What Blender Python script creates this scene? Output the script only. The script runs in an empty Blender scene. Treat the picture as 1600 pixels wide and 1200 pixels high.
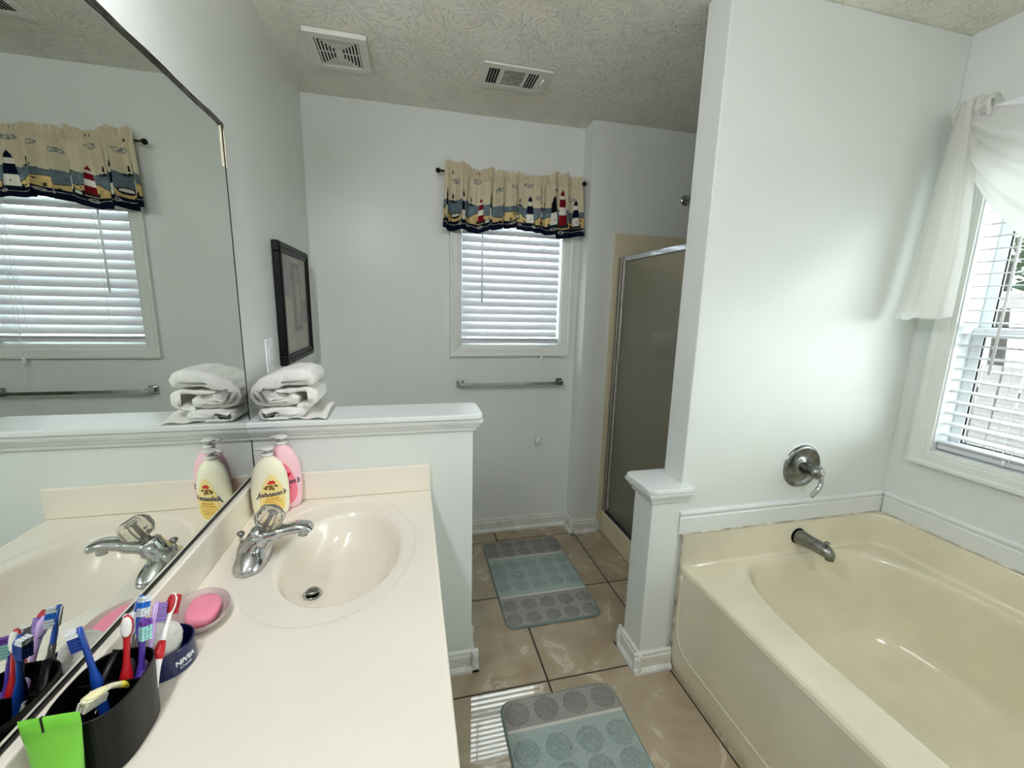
import bpy, bmesh, math, random
from math import sin, cos, pi, radians, sqrt, atan2
from mathutils import Vector, Matrix, noise as mnoise

random.seed(7)
SC = bpy.context.scene
COL = SC.collection

# ------------------------------------------------------------ camera, sky, lights, exposure
cam_d = bpy.data.cameras.new('camera')
cam = bpy.data.objects.new('camera', cam_d); COL.objects.link(cam)
cam_d.sensor_fit = 'HORIZONTAL'; cam_d.sensor_width = 36.0
cam_d.lens = 651.42 / 1600 * 36.0
cam_d.clip_start = 0.01
yaw, pitch, roll = 0.238, -0.184, 0.024
fwd = Vector((sin(yaw)*cos(pitch), cos(yaw)*cos(pitch), sin(pitch)))
rgt = Vector((cos(yaw), -sin(yaw), 0)); upv = rgt.cross(fwd)
r2 = rgt*cos(roll) + upv*sin(roll); u2 = -rgt*sin(roll) + upv*cos(roll)
M = Matrix((r2, u2, -fwd)).transposed().to_4x4(); M.translation = Vector((0.508, 0.0, 1.435))
cam.matrix_world = M
SC.camera = cam

world = bpy.data.worlds.new('sky'); SC.world = world; world.use_nodes = True
bg = world.node_tree.nodes['Background']
bg.inputs[0].default_value = (0.93, 0.96, 1.0, 1); bg.inputs[1].default_value = 10.2

BULB_STRENGTH = 100.0; FILL_DOME_STRENGTH = 40.0  # the dome is an added fill light
SC.view_settings.view_transform = 'Standard'; SC.view_settings.look = 'None'
SC.view_settings.gamma = 1.0; SC.view_settings.use_curve_mapping = False
SC.view_settings.exposure = 0.14
try:
    SC.cycles.max_bounces = 10; SC.cycles.diffuse_bounces = 6; SC.cycles.glossy_bounces = 6
    SC.cycles.transmission_bounces = 8; SC.cycles.transparent_max_bounces = 24
    SC.cycles.caustics_reflective = False; SC.cycles.caustics_refractive = False
    SC.cycles.sample_clamp_indirect = 6.0
    SC.cycles.use_denoising = True
except Exception: pass

def portal(name, loc, sx, sy, direction):
    l = bpy.data.lights.new(name, 'AREA'); l.shape = 'RECTANGLE'; l.size = sx; l.size_y = sy
    l.cycles.is_portal = True
    o = bpy.data.objects.new(name, l); COL.objects.link(o); o.location = loc
    o.rotation_euler = Vector(direction).to_track_quat('-Z', 'Y').to_euler()
portal('window_light_portal', (2.66, 0.53, 1.45), 1.30, 1.12, (-1, 0, 0))
portal('window_light_portal', (1.09, 2.57, 1.60), 0.62, 0.80, (0, -1, 0))

# ------------------------------------------------------------ room constants (metres)
H = 2.44; D = 2.443; DJ = 2.319; YP = 1.434; YT = 1.289; W = 2.509; YB = -0.95

# ------------------------------------------------------------ materials
def lin(h):
    h = h.lstrip('#'); v = [int(h[i:i+2], 16)/255 for i in (0, 2, 4)]
    return tuple((c/12.92 if c <= .04045 else ((c+.055)/1.055)**2.4) for c in v) + (1.0,)
MATS = {}
def mat(name, col='#808080', rough=.5, metal=0., spec=.5, trans=0., ior=1.45, emit=None, es=0., coat=0., sss=0., var=0., vscale=8., bump=0., bscale=60., bdist=.002, alpha=1.):
    if name in MATS: return MATS[name]
    m = bpy.data.materials.new(name); m.use_nodes = True
    nt = m.node_tree; b = nt.nodes['Principled BSDF']
    c = lin(col) if isinstance(col, str) else col
    b.inputs['Base Color'].default_value = c
    b.inputs['Roughness'].default_value = rough; b.inputs['Metallic'].default_value = metal
    b.inputs['Specular IOR Level'].default_value = spec; b.inputs['IOR'].default_value = ior
    b.inputs['Transmission Weight'].default_value = trans; b.inputs['Coat Weight'].default_value = coat
    b.inputs['Coat Roughness'].default_value = .08; b.inputs['Alpha'].default_value = alpha
    if sss: b.inputs['Subsurface Weight'].default_value = sss; b.inputs['Subsurface Radius'].default_value = (.01, .01, .008)
    if emit: b.inputs['Emission Color'].default_value = lin(emit); b.inputs['Emission Strength'].default_value = es
    geo = nt.nodes.new('ShaderNodeNewGeometry')
    if var:
        n = nt.nodes.new('ShaderNodeTexNoise'); n.inputs['Scale'].default_value = vscale; n.inputs['Detail'].default_value = 5
        nt.links.new(geo.outputs['Position'], n.inputs['Vector'])
        mr = nt.nodes.new('ShaderNodeMapRange'); mr.inputs['From Min'].default_value = .3; mr.inputs['From Max'].default_value = .7
        mr.inputs['To Min'].default_value = 1-var; mr.inputs['To Max'].default_value = 1+var*.4
        nt.links.new(n.outputs['Fac'], mr.inputs['Value'])
        vm = nt.nodes.new('ShaderNodeVectorMath'); vm.operation = 'SCALE'; vm.inputs[0].default_value = c[:3]
        nt.links.new(mr.outputs['Result'], vm.inputs['Scale']); nt.links.new(vm.outputs['Vector'], b.inputs['Base Color'])
    if bump:
        n = nt.nodes.new('ShaderNodeTexNoise'); n.inputs['Scale'].default_value = bscale; n.inputs['Detail'].default_value = 4
        nt.links.new(geo.outputs['Position'], n.inputs['Vector'])
        bn = nt.nodes.new('ShaderNodeBump'); bn.inputs['Strength'].default_value = bump; bn.inputs['Distance'].default_value = bdist
        nt.links.new(n.outputs['Fac'], bn.inputs['Height']); nt.links.new(bn.outputs['Normal'], b.inputs['Normal'])
    MATS[name] = m; return m

WALL = mat('wall_paint', '#dce0db', .32, spec=.45, var=.03, vscale=3, bump=.25, bscale=90, bdist=.001)
TRIM = mat('trim_paint', '#e0e4e2', .25, var=.03, vscale=10)
CASE = mat('casing_paint', '#dde0da', .3, var=.03, vscale=14)
DIRTY = mat('scuffed_trim_paint', '#dcddd6', .4, var=.16, vscale=22)
MARBLE = mat('cultured_marble', '#ece5d6', .12, spec=.5, coat=.3, var=.03, vscale=5)
TUBM = mat('tub_acrylic', '#dfd8be', .16, coat=.3, var=.09, vscale=5)
CHROME = mat('chrome', '#c4c6c8', .1, metal=1., var=.18, vscale=60)
DULL = mat('dull_chrome', '#8e8f8a', .28, metal=1., var=.45, vscale=45)
BLACKP = mat('black_plastic', '#070708', .35, spec=.25)
BLACKW = mat('black_frame_lacquer', '#060607', .4, spec=.25)
WHITEP = mat('white_plastic', '#e8eaec', .3)
DARK = mat('dark_void', '#050505', .9)
GROUT = mat('grout', '#2e2620', .9)

def ceiling_mat():
    m = bpy.data.materials.new('stomped_ceiling'); m.use_nodes = True; nt = m.node_tree; b = nt.nodes['Principled BSDF']
    N, L = nt.nodes.new, nt.links.new
    b.inputs['Roughness'].default_value = .75
    geo = N('ShaderNodeNewGeometry')
    nz = N('ShaderNodeTexNoise'); nz.inputs['Scale'].default_value = 2.2; nz.inputs['Detail'].default_value = 6
    L(geo.outputs['Position'], nz.inputs['Vector'])
    cr = N('ShaderNodeValToRGB'); cr.color_ramp.elements[0].position = .25; cr.color_ramp.elements[0].color = lin('#e2ded0')
    cr.color_ramp.elements[1].position = .7; cr.color_ramp.elements[1].color = lin('#eeebe0')
    L(nz.outputs['Fac'], cr.inputs['Fac']); L(cr.outputs['Color'], b.inputs['Base Color'])
    def stomp(scale, off):
        mp = N('ShaderNodeVectorMath'); mp.operation = 'ADD'; mp.inputs[1].default_value = (off, off*.7, 0)
        L(geo.outputs['Position'], mp.inputs[0])
        v = N('ShaderNodeTexVoronoi'); v.voronoi_dimensions = '2D'; v.inputs['Scale'].default_value = scale
        L(mp.outputs[0], v.inputs['Vector'])
        sub = N('ShaderNodeVectorMath'); sub.operation = 'SUBTRACT'; L(mp.outputs[0], sub.inputs[0]); L(v.outputs['Position'], sub.inputs[1])
        fl = N('ShaderNodeVectorMath'); fl.operation = 'MULTIPLY'; fl.inputs[1].default_value = (1, 1, 0); L(sub.outputs[0], fl.inputs[0]); sub = fl
        sp = N('ShaderNodeSeparateXYZ'); L(sub.outputs[0], sp.inputs[0])
        at = N('ShaderNodeMath'); at.operation = 'ARCTAN2'; L(sp.outputs[1], at.inputs[0]); L(sp.outputs[0], at.inputs[1])
        ln = N('ShaderNodeVectorMath'); ln.operation = 'LENGTH'; L(sub.outputs[0], ln.inputs[0])
        a2 = N('ShaderNodeMath'); a2.operation = 'MULTIPLY'; a2.inputs[1].default_value = 8.; L(at.outputs[0], a2.inputs[0])
        l2 = N('ShaderNodeMath'); l2.operation = 'MULTIPLY'; l2.inputs[1].default_value = 22.; L(ln.outputs['Value'], l2.inputs[0])
        sc_ = N('ShaderNodeSeparateColor'); L(v.outputs['Color'], sc_.inputs[0])
        c3 = N('ShaderNodeMath'); c3.operation = 'MULTIPLY'; c3.inputs[1].default_value = 40.; L(sc_.outputs[0], c3.inputs[0])
        cb = N('ShaderNodeCombineXYZ'); L(a2.outputs[0], cb.inputs[0]); L(l2.outputs[0], cb.inputs[1]); L(c3.outputs[0], cb.inputs[2])
        n2 = N('ShaderNodeTexNoise'); n2.inputs['Scale'].default_value = 1.; n2.inputs['Detail'].default_value = 1.5; L(cb.outputs[0], n2.inputs['Vector'])
        r = N('ShaderNodeMapRange'); r.inputs['From Min'].default_value = .58; r.inputs['From Max'].default_value = .68; L(n2.outputs['Fac'], r.inputs['Value'])
        fo = N('ShaderNodeMapRange'); fo.inputs['From Min'].default_value = .46/scale; fo.inputs['From Max'].default_value = .62/scale
        fo.inputs['To Min'].default_value = 1.; fo.inputs['To Max'].default_value = 0.; L(ln.outputs['Value'], fo.inputs['Value'])
        ml = N('ShaderNodeMath'); ml.operation = 'MULTIPLY'; L(r.outputs[0], ml.inputs[0]); L(fo.outputs[0], ml.inputs[1])
        return ml
    s1, s2, s3 = stomp(4.6, 0.), stomp(5.6, 3.3), stomp(6.4, 7.1)
    mx = N('ShaderNodeMath'); mx.operation = 'MAXIMUM'; L(s1.outputs[0], mx.inputs[0]); L(s2.outputs[0], mx.inputs[1])
    mx0 = mx; mx = N('ShaderNodeMath'); mx.operation = 'MAXIMUM'; L(mx0.outputs[0], mx.inputs[0]); L(s3.outputs[0], mx.inputs[1])
    bp = N('ShaderNodeBump'); bp.inputs['Strength'].default_value = .8; bp.inputs['Distance'].default_value = .004
    L(mx.outputs[0], bp.inputs['Height']); L(bp.outputs[0], b.inputs['Normal'])
    return m
CEIL = ceiling_mat()

def tile_mat():
    m = bpy.data.materials.new('polished_beige_tile'); m.use_nodes = True; nt = m.node_tree; b = nt.nodes['Principled BSDF']
    N, L = nt.nodes.new, nt.links.new
    geo = N('ShaderNodeNewGeometry'); oi = N('ShaderNodeObjectInfo')
    ad = N('ShaderNodeVectorMath'); ad.operation = 'MULTIPLY_ADD'
    cb = N('ShaderNodeCombineXYZ'); L(oi.outputs['Random'], cb.inputs[0]); L(oi.outputs['Random'], cb.inputs[2])
    L(cb.outputs[0], ad.inputs[0]); ad.inputs[1].default_value = (20, 20, 20); L(geo.outputs['Position'], ad.inputs[2])
    nz = N('ShaderNodeTexNoise'); nz.inputs['Scale'].default_value = 3.2; nz.inputs['Detail'].default_value = 6; nz.inputs['Distortion'].default_value = 2.2
    L(ad.outputs[0], nz.inputs['Vector'])
    cr = N('ShaderNodeValToRGB'); e = cr.color_ramp.elements
    e[0].position = .30; e[0].color = lin('#93826b'); e[1].position = .62; e[1].color = lin('#a99a82')
    x = e.new(.655); x.color = lin('#c0b39d'); x = e.new(.70); x.color = lin('#a2927a')
    L(nz.outputs['Fac'], cr.inputs['Fac']); L(cr.outputs['Color'], b.inputs['Base Color'])
    b.inputs['Roughness'].default_value = .03; b.inputs['IOR'].default_value = 1.75
    return m
TILE = tile_mat()

def glass_mat(name, col, rough, mixf=.08):
    m = bpy.data.materials.new(name); m.use_nodes = True; nt = m.node_tree
    nt.nodes.remove(nt.nodes['Principled BSDF']); out = nt.nodes['Material Output']
    t = nt.nodes.new('ShaderNodeBsdfTransparent'); t.inputs[0].default_value = lin(col)
    g = nt.nodes.new('ShaderNodeBsdfGlossy'); g.inputs['Roughness'].default_value = rough
    mx = nt.nodes.new('ShaderNodeMixShader'); mx.inputs[0].default_value = mixf
    nt.links.new(t.outputs[0], mx.inputs[1]); nt.links.new(g.outputs[0], mx.inputs[2]); nt.links.new(mx.outputs[0], out.inputs[0])
    return m
PANE = glass_mat('window_glass', '#f4faf8', .0)

def cloth_mat(name, col, transl=.4, transp=0., rough=.9, var=0., attr=False, bump=0., bscale=400):
    m = bpy.data.materials.new(name); m.use_nodes = True; nt = m.node_tree
    nt.nodes.remove(nt.nodes['Principled BSDF']); out = nt.nodes['Material Output']
    N, L = nt.nodes.new, nt.links.new
    d = N('ShaderNodeBsdfDiffuse'); t = N('ShaderNodeBsdfTranslucent')
    d.inputs[0].default_value = lin(col); t.inputs[0].default_value = lin(col)
    if attr:
        a = N('ShaderNodeAttribute'); a.attribute_name = 'Col'
        L(a.outputs['Color'], d.inputs[0]); L(a.outputs['Color'], t.inputs[0])
    if bump:
        geo = N('ShaderNodeNewGeometry'); n = N('ShaderNodeTexNoise'); n.inputs['Scale'].default_value = bscale
        L(geo.outputs['Position'], n.inputs['Vector']); bn = N('ShaderNodeBump'); bn.inputs['Strength'].default_value = bump; bn.inputs['Distance'].default_value = .003
        L(n.outputs['Fac'], bn.inputs['Height']); L(bn.outputs[0], d.inputs['Normal'])
    mx = N('ShaderNodeMixShader'); mx.inputs[0].default_value = transl; L(d.outputs[0], mx.inputs[1]); L(t.outputs[0], mx.inputs[2])
    last = mx
    if transp:
        tp = N('ShaderNodeBsdfTransparent'); m2 = N('ShaderNodeMixShader'); m2.inputs[0].default_value = transp
        L(last.outputs[0], m2.inputs[1]); L(tp.outputs[0], m2.inputs[2]); last = m2
    L(last.outputs[0], out.inputs[0]); return m
SHEER = cloth_mat('sheer_white_cloth', '#f2f2ee', .45, .32)
SLATM = cloth_mat('blind_slat_vinyl', '#dcdde0', .06)
TERRY = cloth_mat('white_terry', '#f6f4ee', .15, bump=.5, bscale=500)
PRINT = cloth_mat('printed_valance_cotton', '#ffffff', .28, attr=True)

# ------------------------------------------------------------ object plumbing
def wloc(o):
    v = Vector((0, 0, 0))
    while o is not None: v = v + o.location; o = o.parent
    return v
def tag(o, label=None, cat=None, group=None, kind=None):
    if label: o['label'] = label
    if cat: o['category'] = cat
    if group: o['group'] = group
    if kind: o['kind'] = kind
    return o
def root(name, loc, label=None, cat=None, group=None, kind=None):
    o = bpy.data.objects.new(name, None); o.empty_display_size = .05; COL.objects.link(o); o.location = loc
    return tag(o, label, cat, group, kind)
def emit(name, bm, m, parent=None, smooth=False, origin=None, bevel=0., bseg=2, label=None):
    """link bm (world coordinates) as ONE mesh object"""
    bmesh.ops.recalc_face_normals(bm, faces=bm.faces)
    me = bpy.data.meshes.new(name)
    base = wloc(parent) if parent is not None else Vector((0, 0, 0))
    if origin is None:
        if parent is None:
            xs = [v.co for v in bm.verts]
            origin = Vector((sum(v.x for v in xs)/len(xs), sum(v.y for v in xs)/len(xs), min(v.z for v in xs)))
        else: origin = base
    origin = Vector(origin)
    bmesh.ops.translate(bm, verts=bm.verts, vec=-origin)
    bm.to_mesh(me); bm.free()
    if smooth:
        for p in me.polygons: p.use_smooth = True
    o = bpy.data.objects.new(name, me); COL.objects.link(o)
    if isinstance(m, (list, tuple)):
        for k in m: me.materials.append(k)
    elif m is not None: me.materials.append(m)
    if parent is not None: o.parent = parent
    o.location = origin - base
    if bevel:
        md = o.modifiers.new('bevel', 'BEVEL'); md.width = bevel; md.segments = bseg; md.limit_method = 'ANGLE'; md.angle_limit = radians(40)
        md.harden_normals = False
    if smooth and bevel == 0: pass
    if label: o['label'] = label
    return o
def NB(): return bmesh.new()
def box(bm, x0, x1, y0, y1, z0, z1, mi=0):
    v = [bm.verts.new(p) for p in ((x0,y0,z0),(x1,y0,z0),(x1,y1,z0),(x0,y1,z0),(x0,y0,z1),(x1,y0,z1),(x1,y1,z1),(x0,y1,z1))]
    for f in ((0,3,2,1),(4,5,6,7),(0,1,5,4),(1,2,6,5),(2,3,7,6),(3,0,4,7)):
        bm.faces.new([v[i] for i in f]).material_index = mi
    return v
def obox(bm, c, ax, hx, hy, hz):
    """oriented box, ax = 3 unit vectors"""
    c = Vector(c); X, Y, Z = [Vector(a) for a in ax]
    v = [bm.verts.new(c + X*(sx*hx) + Y*(sy*hy) + Z*(sz*hz)) for sz in (-1, 1) for sx, sy in ((-1,-1),(1,-1),(1,1),(-1,1))]
    for f in ((0,3,2,1),(4,5,6,7),(0,1,5,4),(1,2,6,5),(2,3,7,6),(3,0,4,7)): bm.faces.new([v[i] for i in f])
def frame_of(t, up=(0, 0, 1)):
    t = Vector(t).normalized(); up = Vector(up)
    if abs(t.dot(up)) > .97: up = Vector((1, 0, 0)) if abs(t.x) < .9 else Vector((0, 1, 0))
    s = t.cross(up).normalized(); n = s.cross(t).normalized()
    return s, n
def rings(bm, loops, cap=True, closed=True):
    L = [[bm.verts.new(p) for p in lp] for lp in loops]
    n = len(L[0])
    for a, b in zip(L, L[1:]):
        for i in range(n if closed else n-1):
            j = (i+1) % n
            try: bm.faces.new((a[i], a[j], b[j], b[i]))
            except ValueError: pass
    if cap:
        for lp in (L[0], L[-1]):
            try: bm.faces.new(lp)
            except ValueError: pass
    return L
def sweep(bm, pts, rad, n=16, up=(0, 0, 1), exp=2., cap=True):
    """superellipse tube along pts, rad = radius or list of r or (side, up) pairs"""
    pts = [Vector(p) for p in pts]; loops = []
    if isinstance(rad, list) and len(rad) != len(pts):      # resample the radii along the path
        R_ = [q if isinstance(q, tuple) else (q, q) for q in rad]; out = []
        for i in range(len(pts)):
            f = i/(len(pts)-1)*(len(R_)-1); k = min(int(f), len(R_)-2) if len(R_) > 1 else 0; w = f-k
            n2 = R_[min(k+1, len(R_)-1)]; out.append((R_[k][0]*(1-w)+n2[0]*w, R_[k][1]*(1-w)+n2[1]*w))
        rad = out
    for i, p in enumerate(pts):
        t = (pts[min(i+1, len(pts)-1)] - pts[max(i-1, 0)])
        s, nn = frame_of(t, up)
        r = rad[i] if isinstance(rad, list) else rad
        a, b = r if isinstance(r, (list, tuple)) else (r, r)
        lp = []
        for k in range(n):
            th = 2*pi*k/n; c, q = cos(th), sin(th)
            lp.append(p + s*(a*math.copysign(abs(c)**(2/exp), c)) + nn*(b*math.copysign(abs(q)**(2/exp), q)))
        loops.append(lp)
    rings(bm, loops, cap)
def smooth_path(P, k=6):
    P = [Vector(p) for p in P]; out = []
    for i in range(len(P)-1):
        a = P[max(i-1, 0)]; b = P[i]; c = P[i+1]; d = P[min(i+2, len(P)-1)]
        for j in range(k):
            t = j/k
            out.append(.5*((2*b)+(c-a)*t+(2*a-5*b+4*c-d)*t*t+(3*b-a-3*c+d)*t**3))
    out.append(P[-1]); return out
def lathe(bm, c, prof, n=32, ax=(0, 0, 1), sx=1., sy=1., cap=True):
    """prof = [(r, h)] about axis ax through c"""
    c = Vector(c); A = Vector(ax).normalized(); s, t = frame_of(A, (0, 1, 0) if abs(A.y) < .9 else (0, 0, 1))
    rings(bm, [[c + A*h + s*(r*sx*cos(2*pi*k/n)) + t*(r*sy*sin(2*pi*k/n)) for k in range(n)] for r, h in prof], cap)
def prism(bm, poly, axis, a, b):
    """poly: 2D points in the plane perpendicular to axis; extruded a..b"""
    def P(q, h):
        return {'x': (h, q[0], q[1]), 'y': (q[0], h, q[1]), 'z': (q[0], q[1], h)}[axis]
    rings(bm, [[P(q, a) for q in poly], [P(q, b) for q in poly]], True)
def sheet(bm, fn, nu, nv, thick=0.):
    g = [[bm.verts.new(fn(i/nu, j/nv)) for i in range(nu+1)] for j in range(nv+1)]
    for j in range(nv):
        for i in range(nu): bm.faces.new((g[j][i], g[j][i+1], g[j+1][i+1], g[j+1][i]))
    return g
def rrect(x0, x1, y0, y1, r, n=8):
    out = []
    for cx_, cy_, a0 in ((x1-r, y1-r, 0), (x0+r, y1-r, pi/2), (x0+r, y0+r, pi), (x1-r, y0+r, 1.5*pi)):
        for k in range(n+1):
            a = a0 + pi/2*k/n; out.append((cx_+r*cos(a), cy_+r*sin(a)))
    return out
def solid(o, t, off=0.):
    md = o.modifiers.new('thickness', 'SOLIDIFY'); md.thickness = t; md.offset = off
def disp(o, s, size, mid=.5):
    tx = bpy.data.textures.new('fuzz', 'CLOUDS'); tx.noise_scale = size
    md = o.modifiers.new('fuzz', 'DISPLACE'); md.texture = tx; md.strength = s; md.mid_level = mid; md.texture_coords = 'GLOBAL'

def textmesh(s, size, shear=0., align='CENTER', bold=0.):
    cu = bpy.data.curves.new('txt', 'FONT'); cu.body = s; cu.size = size; cu.shear = shear; cu.align_x = align; cu.align_y = 'CENTER'
    cu.offset = bold; cu.resolution_u = 3
    o = bpy.data.objects.new('txt', cu); COL.objects.link(o)
    dg = bpy.context.evaluated_depsgraph_get(); me = bpy.data.meshes.new_from_object(o.evaluated_get(dg))
    bm = NB(); bm.from_mesh(me); bpy.data.objects.remove(o); bpy.data.curves.remove(cu); bpy.data.meshes.remove(me)
    return bm
def thicken(bm, t):
    """give a flat 2D mesh (in local xy) thickness t in local z"""
    r = bmesh.ops.extrude_face_region(bm, geom=list(bm.faces))
    bmesh.ops.translate(bm, verts=[v for v in r['geom'] if isinstance(v, bmesh.types.BMVert)], vec=(0, 0, t))

# ------------------------------------------------------------ room shell
def structure(name, bm, m, **k):
    o = emit(name, bm, m, **k); o['kind'] = 'structure'; return o
bm = NB(); box(bm, -.12, 0, YB-.1, 2.60, -.05, H+.02); structure('wall_left', bm, WALL)
# far wall with a window opening
WX0, WX1, WZ0, WZ1 = .787, 1.392, 1.202, 2.0
bm = NB()
box(bm, 0, WX0, D, D+.13, -.05, H); box(bm, WX1, 1.496, D, D+.13, -.05, H)
box(bm, WX0, WX1, D, D+.13, -.05, WZ0); box(bm, WX0, WX1, D, D+.13, WZ1, H)
structure('wall_far', bm, WALL)
bm = NB(); box(bm, 1.496, W, DJ, D+.13, -.05, H); structure('wall_shower', bm, WALL)
# right wall with the tub window
RY0, RY1, RZ0, RZ1 = -.10, 1.152, .912, 2.0
bm = NB()
box(bm, W, W+.13, YB-.1, RY0, -.05, H); box(bm, W, W+.13, RY1, D+.13, -.05, H)
box(bm, W, W+.13, RY0, RY1, -.05, RZ0); box(bm, W, W+.13, RY0, RY1, RZ1, H)
structure('wall_right', bm, WALL)
bm = NB(); box(bm, 0, .62, YB-.1, YB, -.05, H); box(bm, 1.42, W, YB-.1, YB, -.05, H); box(bm, .62, 1.42, YB-.1, YB, 2.04, H)
structure('wall_back', bm, WALL)
bm = NB(); box(bm, 1.491, W, YT, 1.406, 0, H); structure('wall_tub_end', bm, WALL, bevel=.004)
bm = NB(); box(bm, 0, .716, YP, 1.552, 0, 1.0); structure('wall_half', bm, WALL, bevel=.004)
bm = NB(); box(bm, 1.369, 1.491, 1.281, 1.408, 0, .72); structure('wall_half_post', bm, WALL, bevel=.003)
bm = NB(); box(bm, -.12, W+.13, YB-.1, D+.13, H, H+.08); structure('ceiling', bm, CEIL)
# ceiling-wall caulk lines
# floor: substrate with every tile its own piece
bm = NB(); box(bm, -.12, W+.13, YB-.1, D+.13, -.10, -.004); flo = structure('floor', bm, GROUT)
S, TX, TY = .503, 1.0, 1.313
g = .0035; tmesh = {}
for i in range(-2, 4):
    for j in range(-5, 4):
        x0, x1 = TX+i*S+g, TX+(i+1)*S-g; y0, y1 = TY+j*S+g, TY+(j+1)*S-g
        x0, x1 = max(x0, .003), min(x1, W-.003); y0, y1 = max(y0, YB+.003), min(y1, D-.003)
        if x1-x0 < .01 or y1-y0 < .01: continue
        key = (round(x1-x0, 4), round(y1-y0, 4))
        if key not in tmesh:
            bm = NB(); w, d = key; box(bm, 0, w, 0, d, -.006, 0)
            bmesh.ops.bevel(bm, geom=[e for e in bm.edges if all(v.co.z > -.001 for v in e.verts)], offset=.0015, segments=2, affect='EDGES')
            bmesh.ops.recalc_face_normals(bm, faces=bm.faces)
            me = bpy.data.meshes.new('tile'); bm.to_mesh(me); bm.free(); me.materials.append(TILE); tmesh[key] = me
        o = bpy.data.objects.new('tile', tmesh[key]); COL.objects.link(o); o.parent = flo
        o.location = Vector((x0, y0, 0)) - flo.location

# door behind the camera
dr = root('door_1', (1.02, YB, 0), kind='structure')
bm = NB(); box(bm, .65, 1.39, YB-.07, YB-.03, .01, 2.02); emit('door_leaf', bm, TRIM, dr, bevel=.003)
bm = NB()
for x0, x1, z0, z1 in ((.72, .98, .2, .95), (1.06, 1.32, .2, .95), (.72, .98, 1.1, 1.9), (1.06, 1.32, 1.1, 1.9)): box(bm, x0, x1, YB-.034, YB-.022, z0, z1)
emit('door_panel', bm, TRIM, dr, bevel=.006)
bm = NB(); box(bm, .56, .65, YB-.05, YB+.016, 0, 2.10); box(bm, 1.39, 1.48, YB-.05, YB+.016, 0, 2.10); box(bm, .56, 1.48, YB-.05, YB+.016, 2.02, 2.11)
emit('door_casing', bm, TRIM, dr, bevel=.004)
bm = NB(); lathe(bm, (1.33, YB-.03, .95), [(.03, 0), (.03, .008), (.012, .012), (.012, .04), (.028, .05), (.028, .07), (.01, .078)], 24, (0, 1, 0)); emit('door_knob', bm, DULL, dr, smooth=True)

# baseboards: two-step profile plus shoe moulding; run along x or y
def bprof(s, h=.088):
    return [(0, 0), (s*.026, 0), (s*.026, .012), (s*.018, .022), (s*.014, .024), (s*.014, h-.022), (s*.010, h-.016), (s*.010, h-.006), (s*.004, h), (0, h)]
def baseboard(name, axis, base, s, a, b, m=DIRTY, parent=None, z=0., h=.088):
    bm = NB(); pr = [(base+q[0], z+q[1]) for q in bprof(s, h)]
    if axis == 'x': prism(bm, pr, 'x', a, b)      # runs along x, profile in y,z
    else: prism(bm, pr, 'y', a, b)                # runs along y, profile in x,z
    return emit(name, bm, m, parent) if parent else structure(name, bm, m)
baseboard('baseboard_far', 'x', D, -1, .002, 1.496)
baseboard('baseboard_jut_side', 'y', 1.496, -1, DJ-.026, D-.002)
baseboard('baseboard_jut_front', 'x', DJ, -1, 1.4755, 1.654)
baseboard('baseboard_left', 'y', 0, 1, 1.555, D-.03)
baseboard('baseboard_half_wall_front', 'x', YP, -1, .50, .742)
baseboard('baseboard_half_wall_end', 'y', .716, 1, YP-.026, 1.578)
baseboard('baseboard_half_wall_back', 'x', 1.552, 1, .03, .742)
baseboard('baseboard_post_front', 'x', 1.281, -1, 1.3435, 1.508)
baseboard('baseboard_post_side', 'y', 1.369, -1, 1.256, 1.434)
baseboard('baseboard_post_back', 'x', 1.408, 1, 1.343, 1.60)
baseboard('baseboard_back', 'x', YB, 1, .02, .555)
# trim above the tub
def tprof(s, z0=.588, z1=.682):
    return [(0, z0), (s*.012, z0), (s*.014, z1-.028), (s*.010, z1-.024), (s*.016, z1-.010), (s*.014, z1-.004), (s*.006, z1), (0, z1)]
bm = NB(); prism(bm, [(YT+q[0], q[1]) for q in tprof(-1)], 'x', 1.491, W-.002); structure('trim_1', bm, TRIM)
bm = NB(); prism(bm, [(W+q[0], q[1]) for q in tprof(-1)], 'y', -.30, YT-.018); structure('trim_2', bm, TRIM)
# caps of the half walls
def cap(name, x0, x1, y0, y1, ztop, corners, left_open=False):
    r_ = root(name, ((x0+x1)/2, (y0+y1)/2, ztop-.07), kind='structure')
    poly = []
    rr = .028
    for cx_, cy_, sx, sy, a0, rd in ((x1, y1, -1, -1, 0, 'br' in corners), (x0, y1, 1, -1, pi/2, 'bl' in corners), (x0, y0, 1, 1, pi, 'fl' in corners), (x1, y0, -1, 1, 1.5*pi, 'fr' in corners)):
        if rd:
            for k in range(9):
                a = a0+pi/2*k/8; poly.append((cx_+sx*rr+rr*cos(a), cy_+sy*rr+rr*sin(a)))
        else: poly.append((cx_, cy_))
    bm = NB(); prism(bm, poly, 'z', ztop-.019, ztop); emit('cap_board', bm, TRIM, r_, bevel=.005, bseg=3)
    return r_
c1 = cap('trim_3', .002, .748, 1.395, 1.586, 1.062, ('fr', 'br'))
CROWN = [(.000, .996), (.008, .996), (.010, 1.000), (.010, 1.008), (.017, 1.011), (.021, 1.018), (.021, 1.021), (.026, 1.023), (.031, 1.032), (.032, 1.042), (.000, 1.042)]
bm = NB()
rings(bm, [[(.002, YP-o_, z) for o_, z in CROWN], [(.716+o_, YP-o_, z) for o_, z in CROWN], [(.716+o_, 1.552+o_, z) for o_, z in CROWN], [(.002, 1.552+o_, z) for o_, z in CROWN]], True)
box(bm, .003, .7155, YP+.0005, 1.5515, 1.0005, 1.0425)
emit('cap_moulding', bm, TRIM, c1)
c2 = cap('trim_4', 1.335, 1.522, 1.247, 1.442, .791, ('fl', 'bl'))
bm = NB(); C2 = [(o_, z-.270) for o_, z in CROWN]
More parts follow.
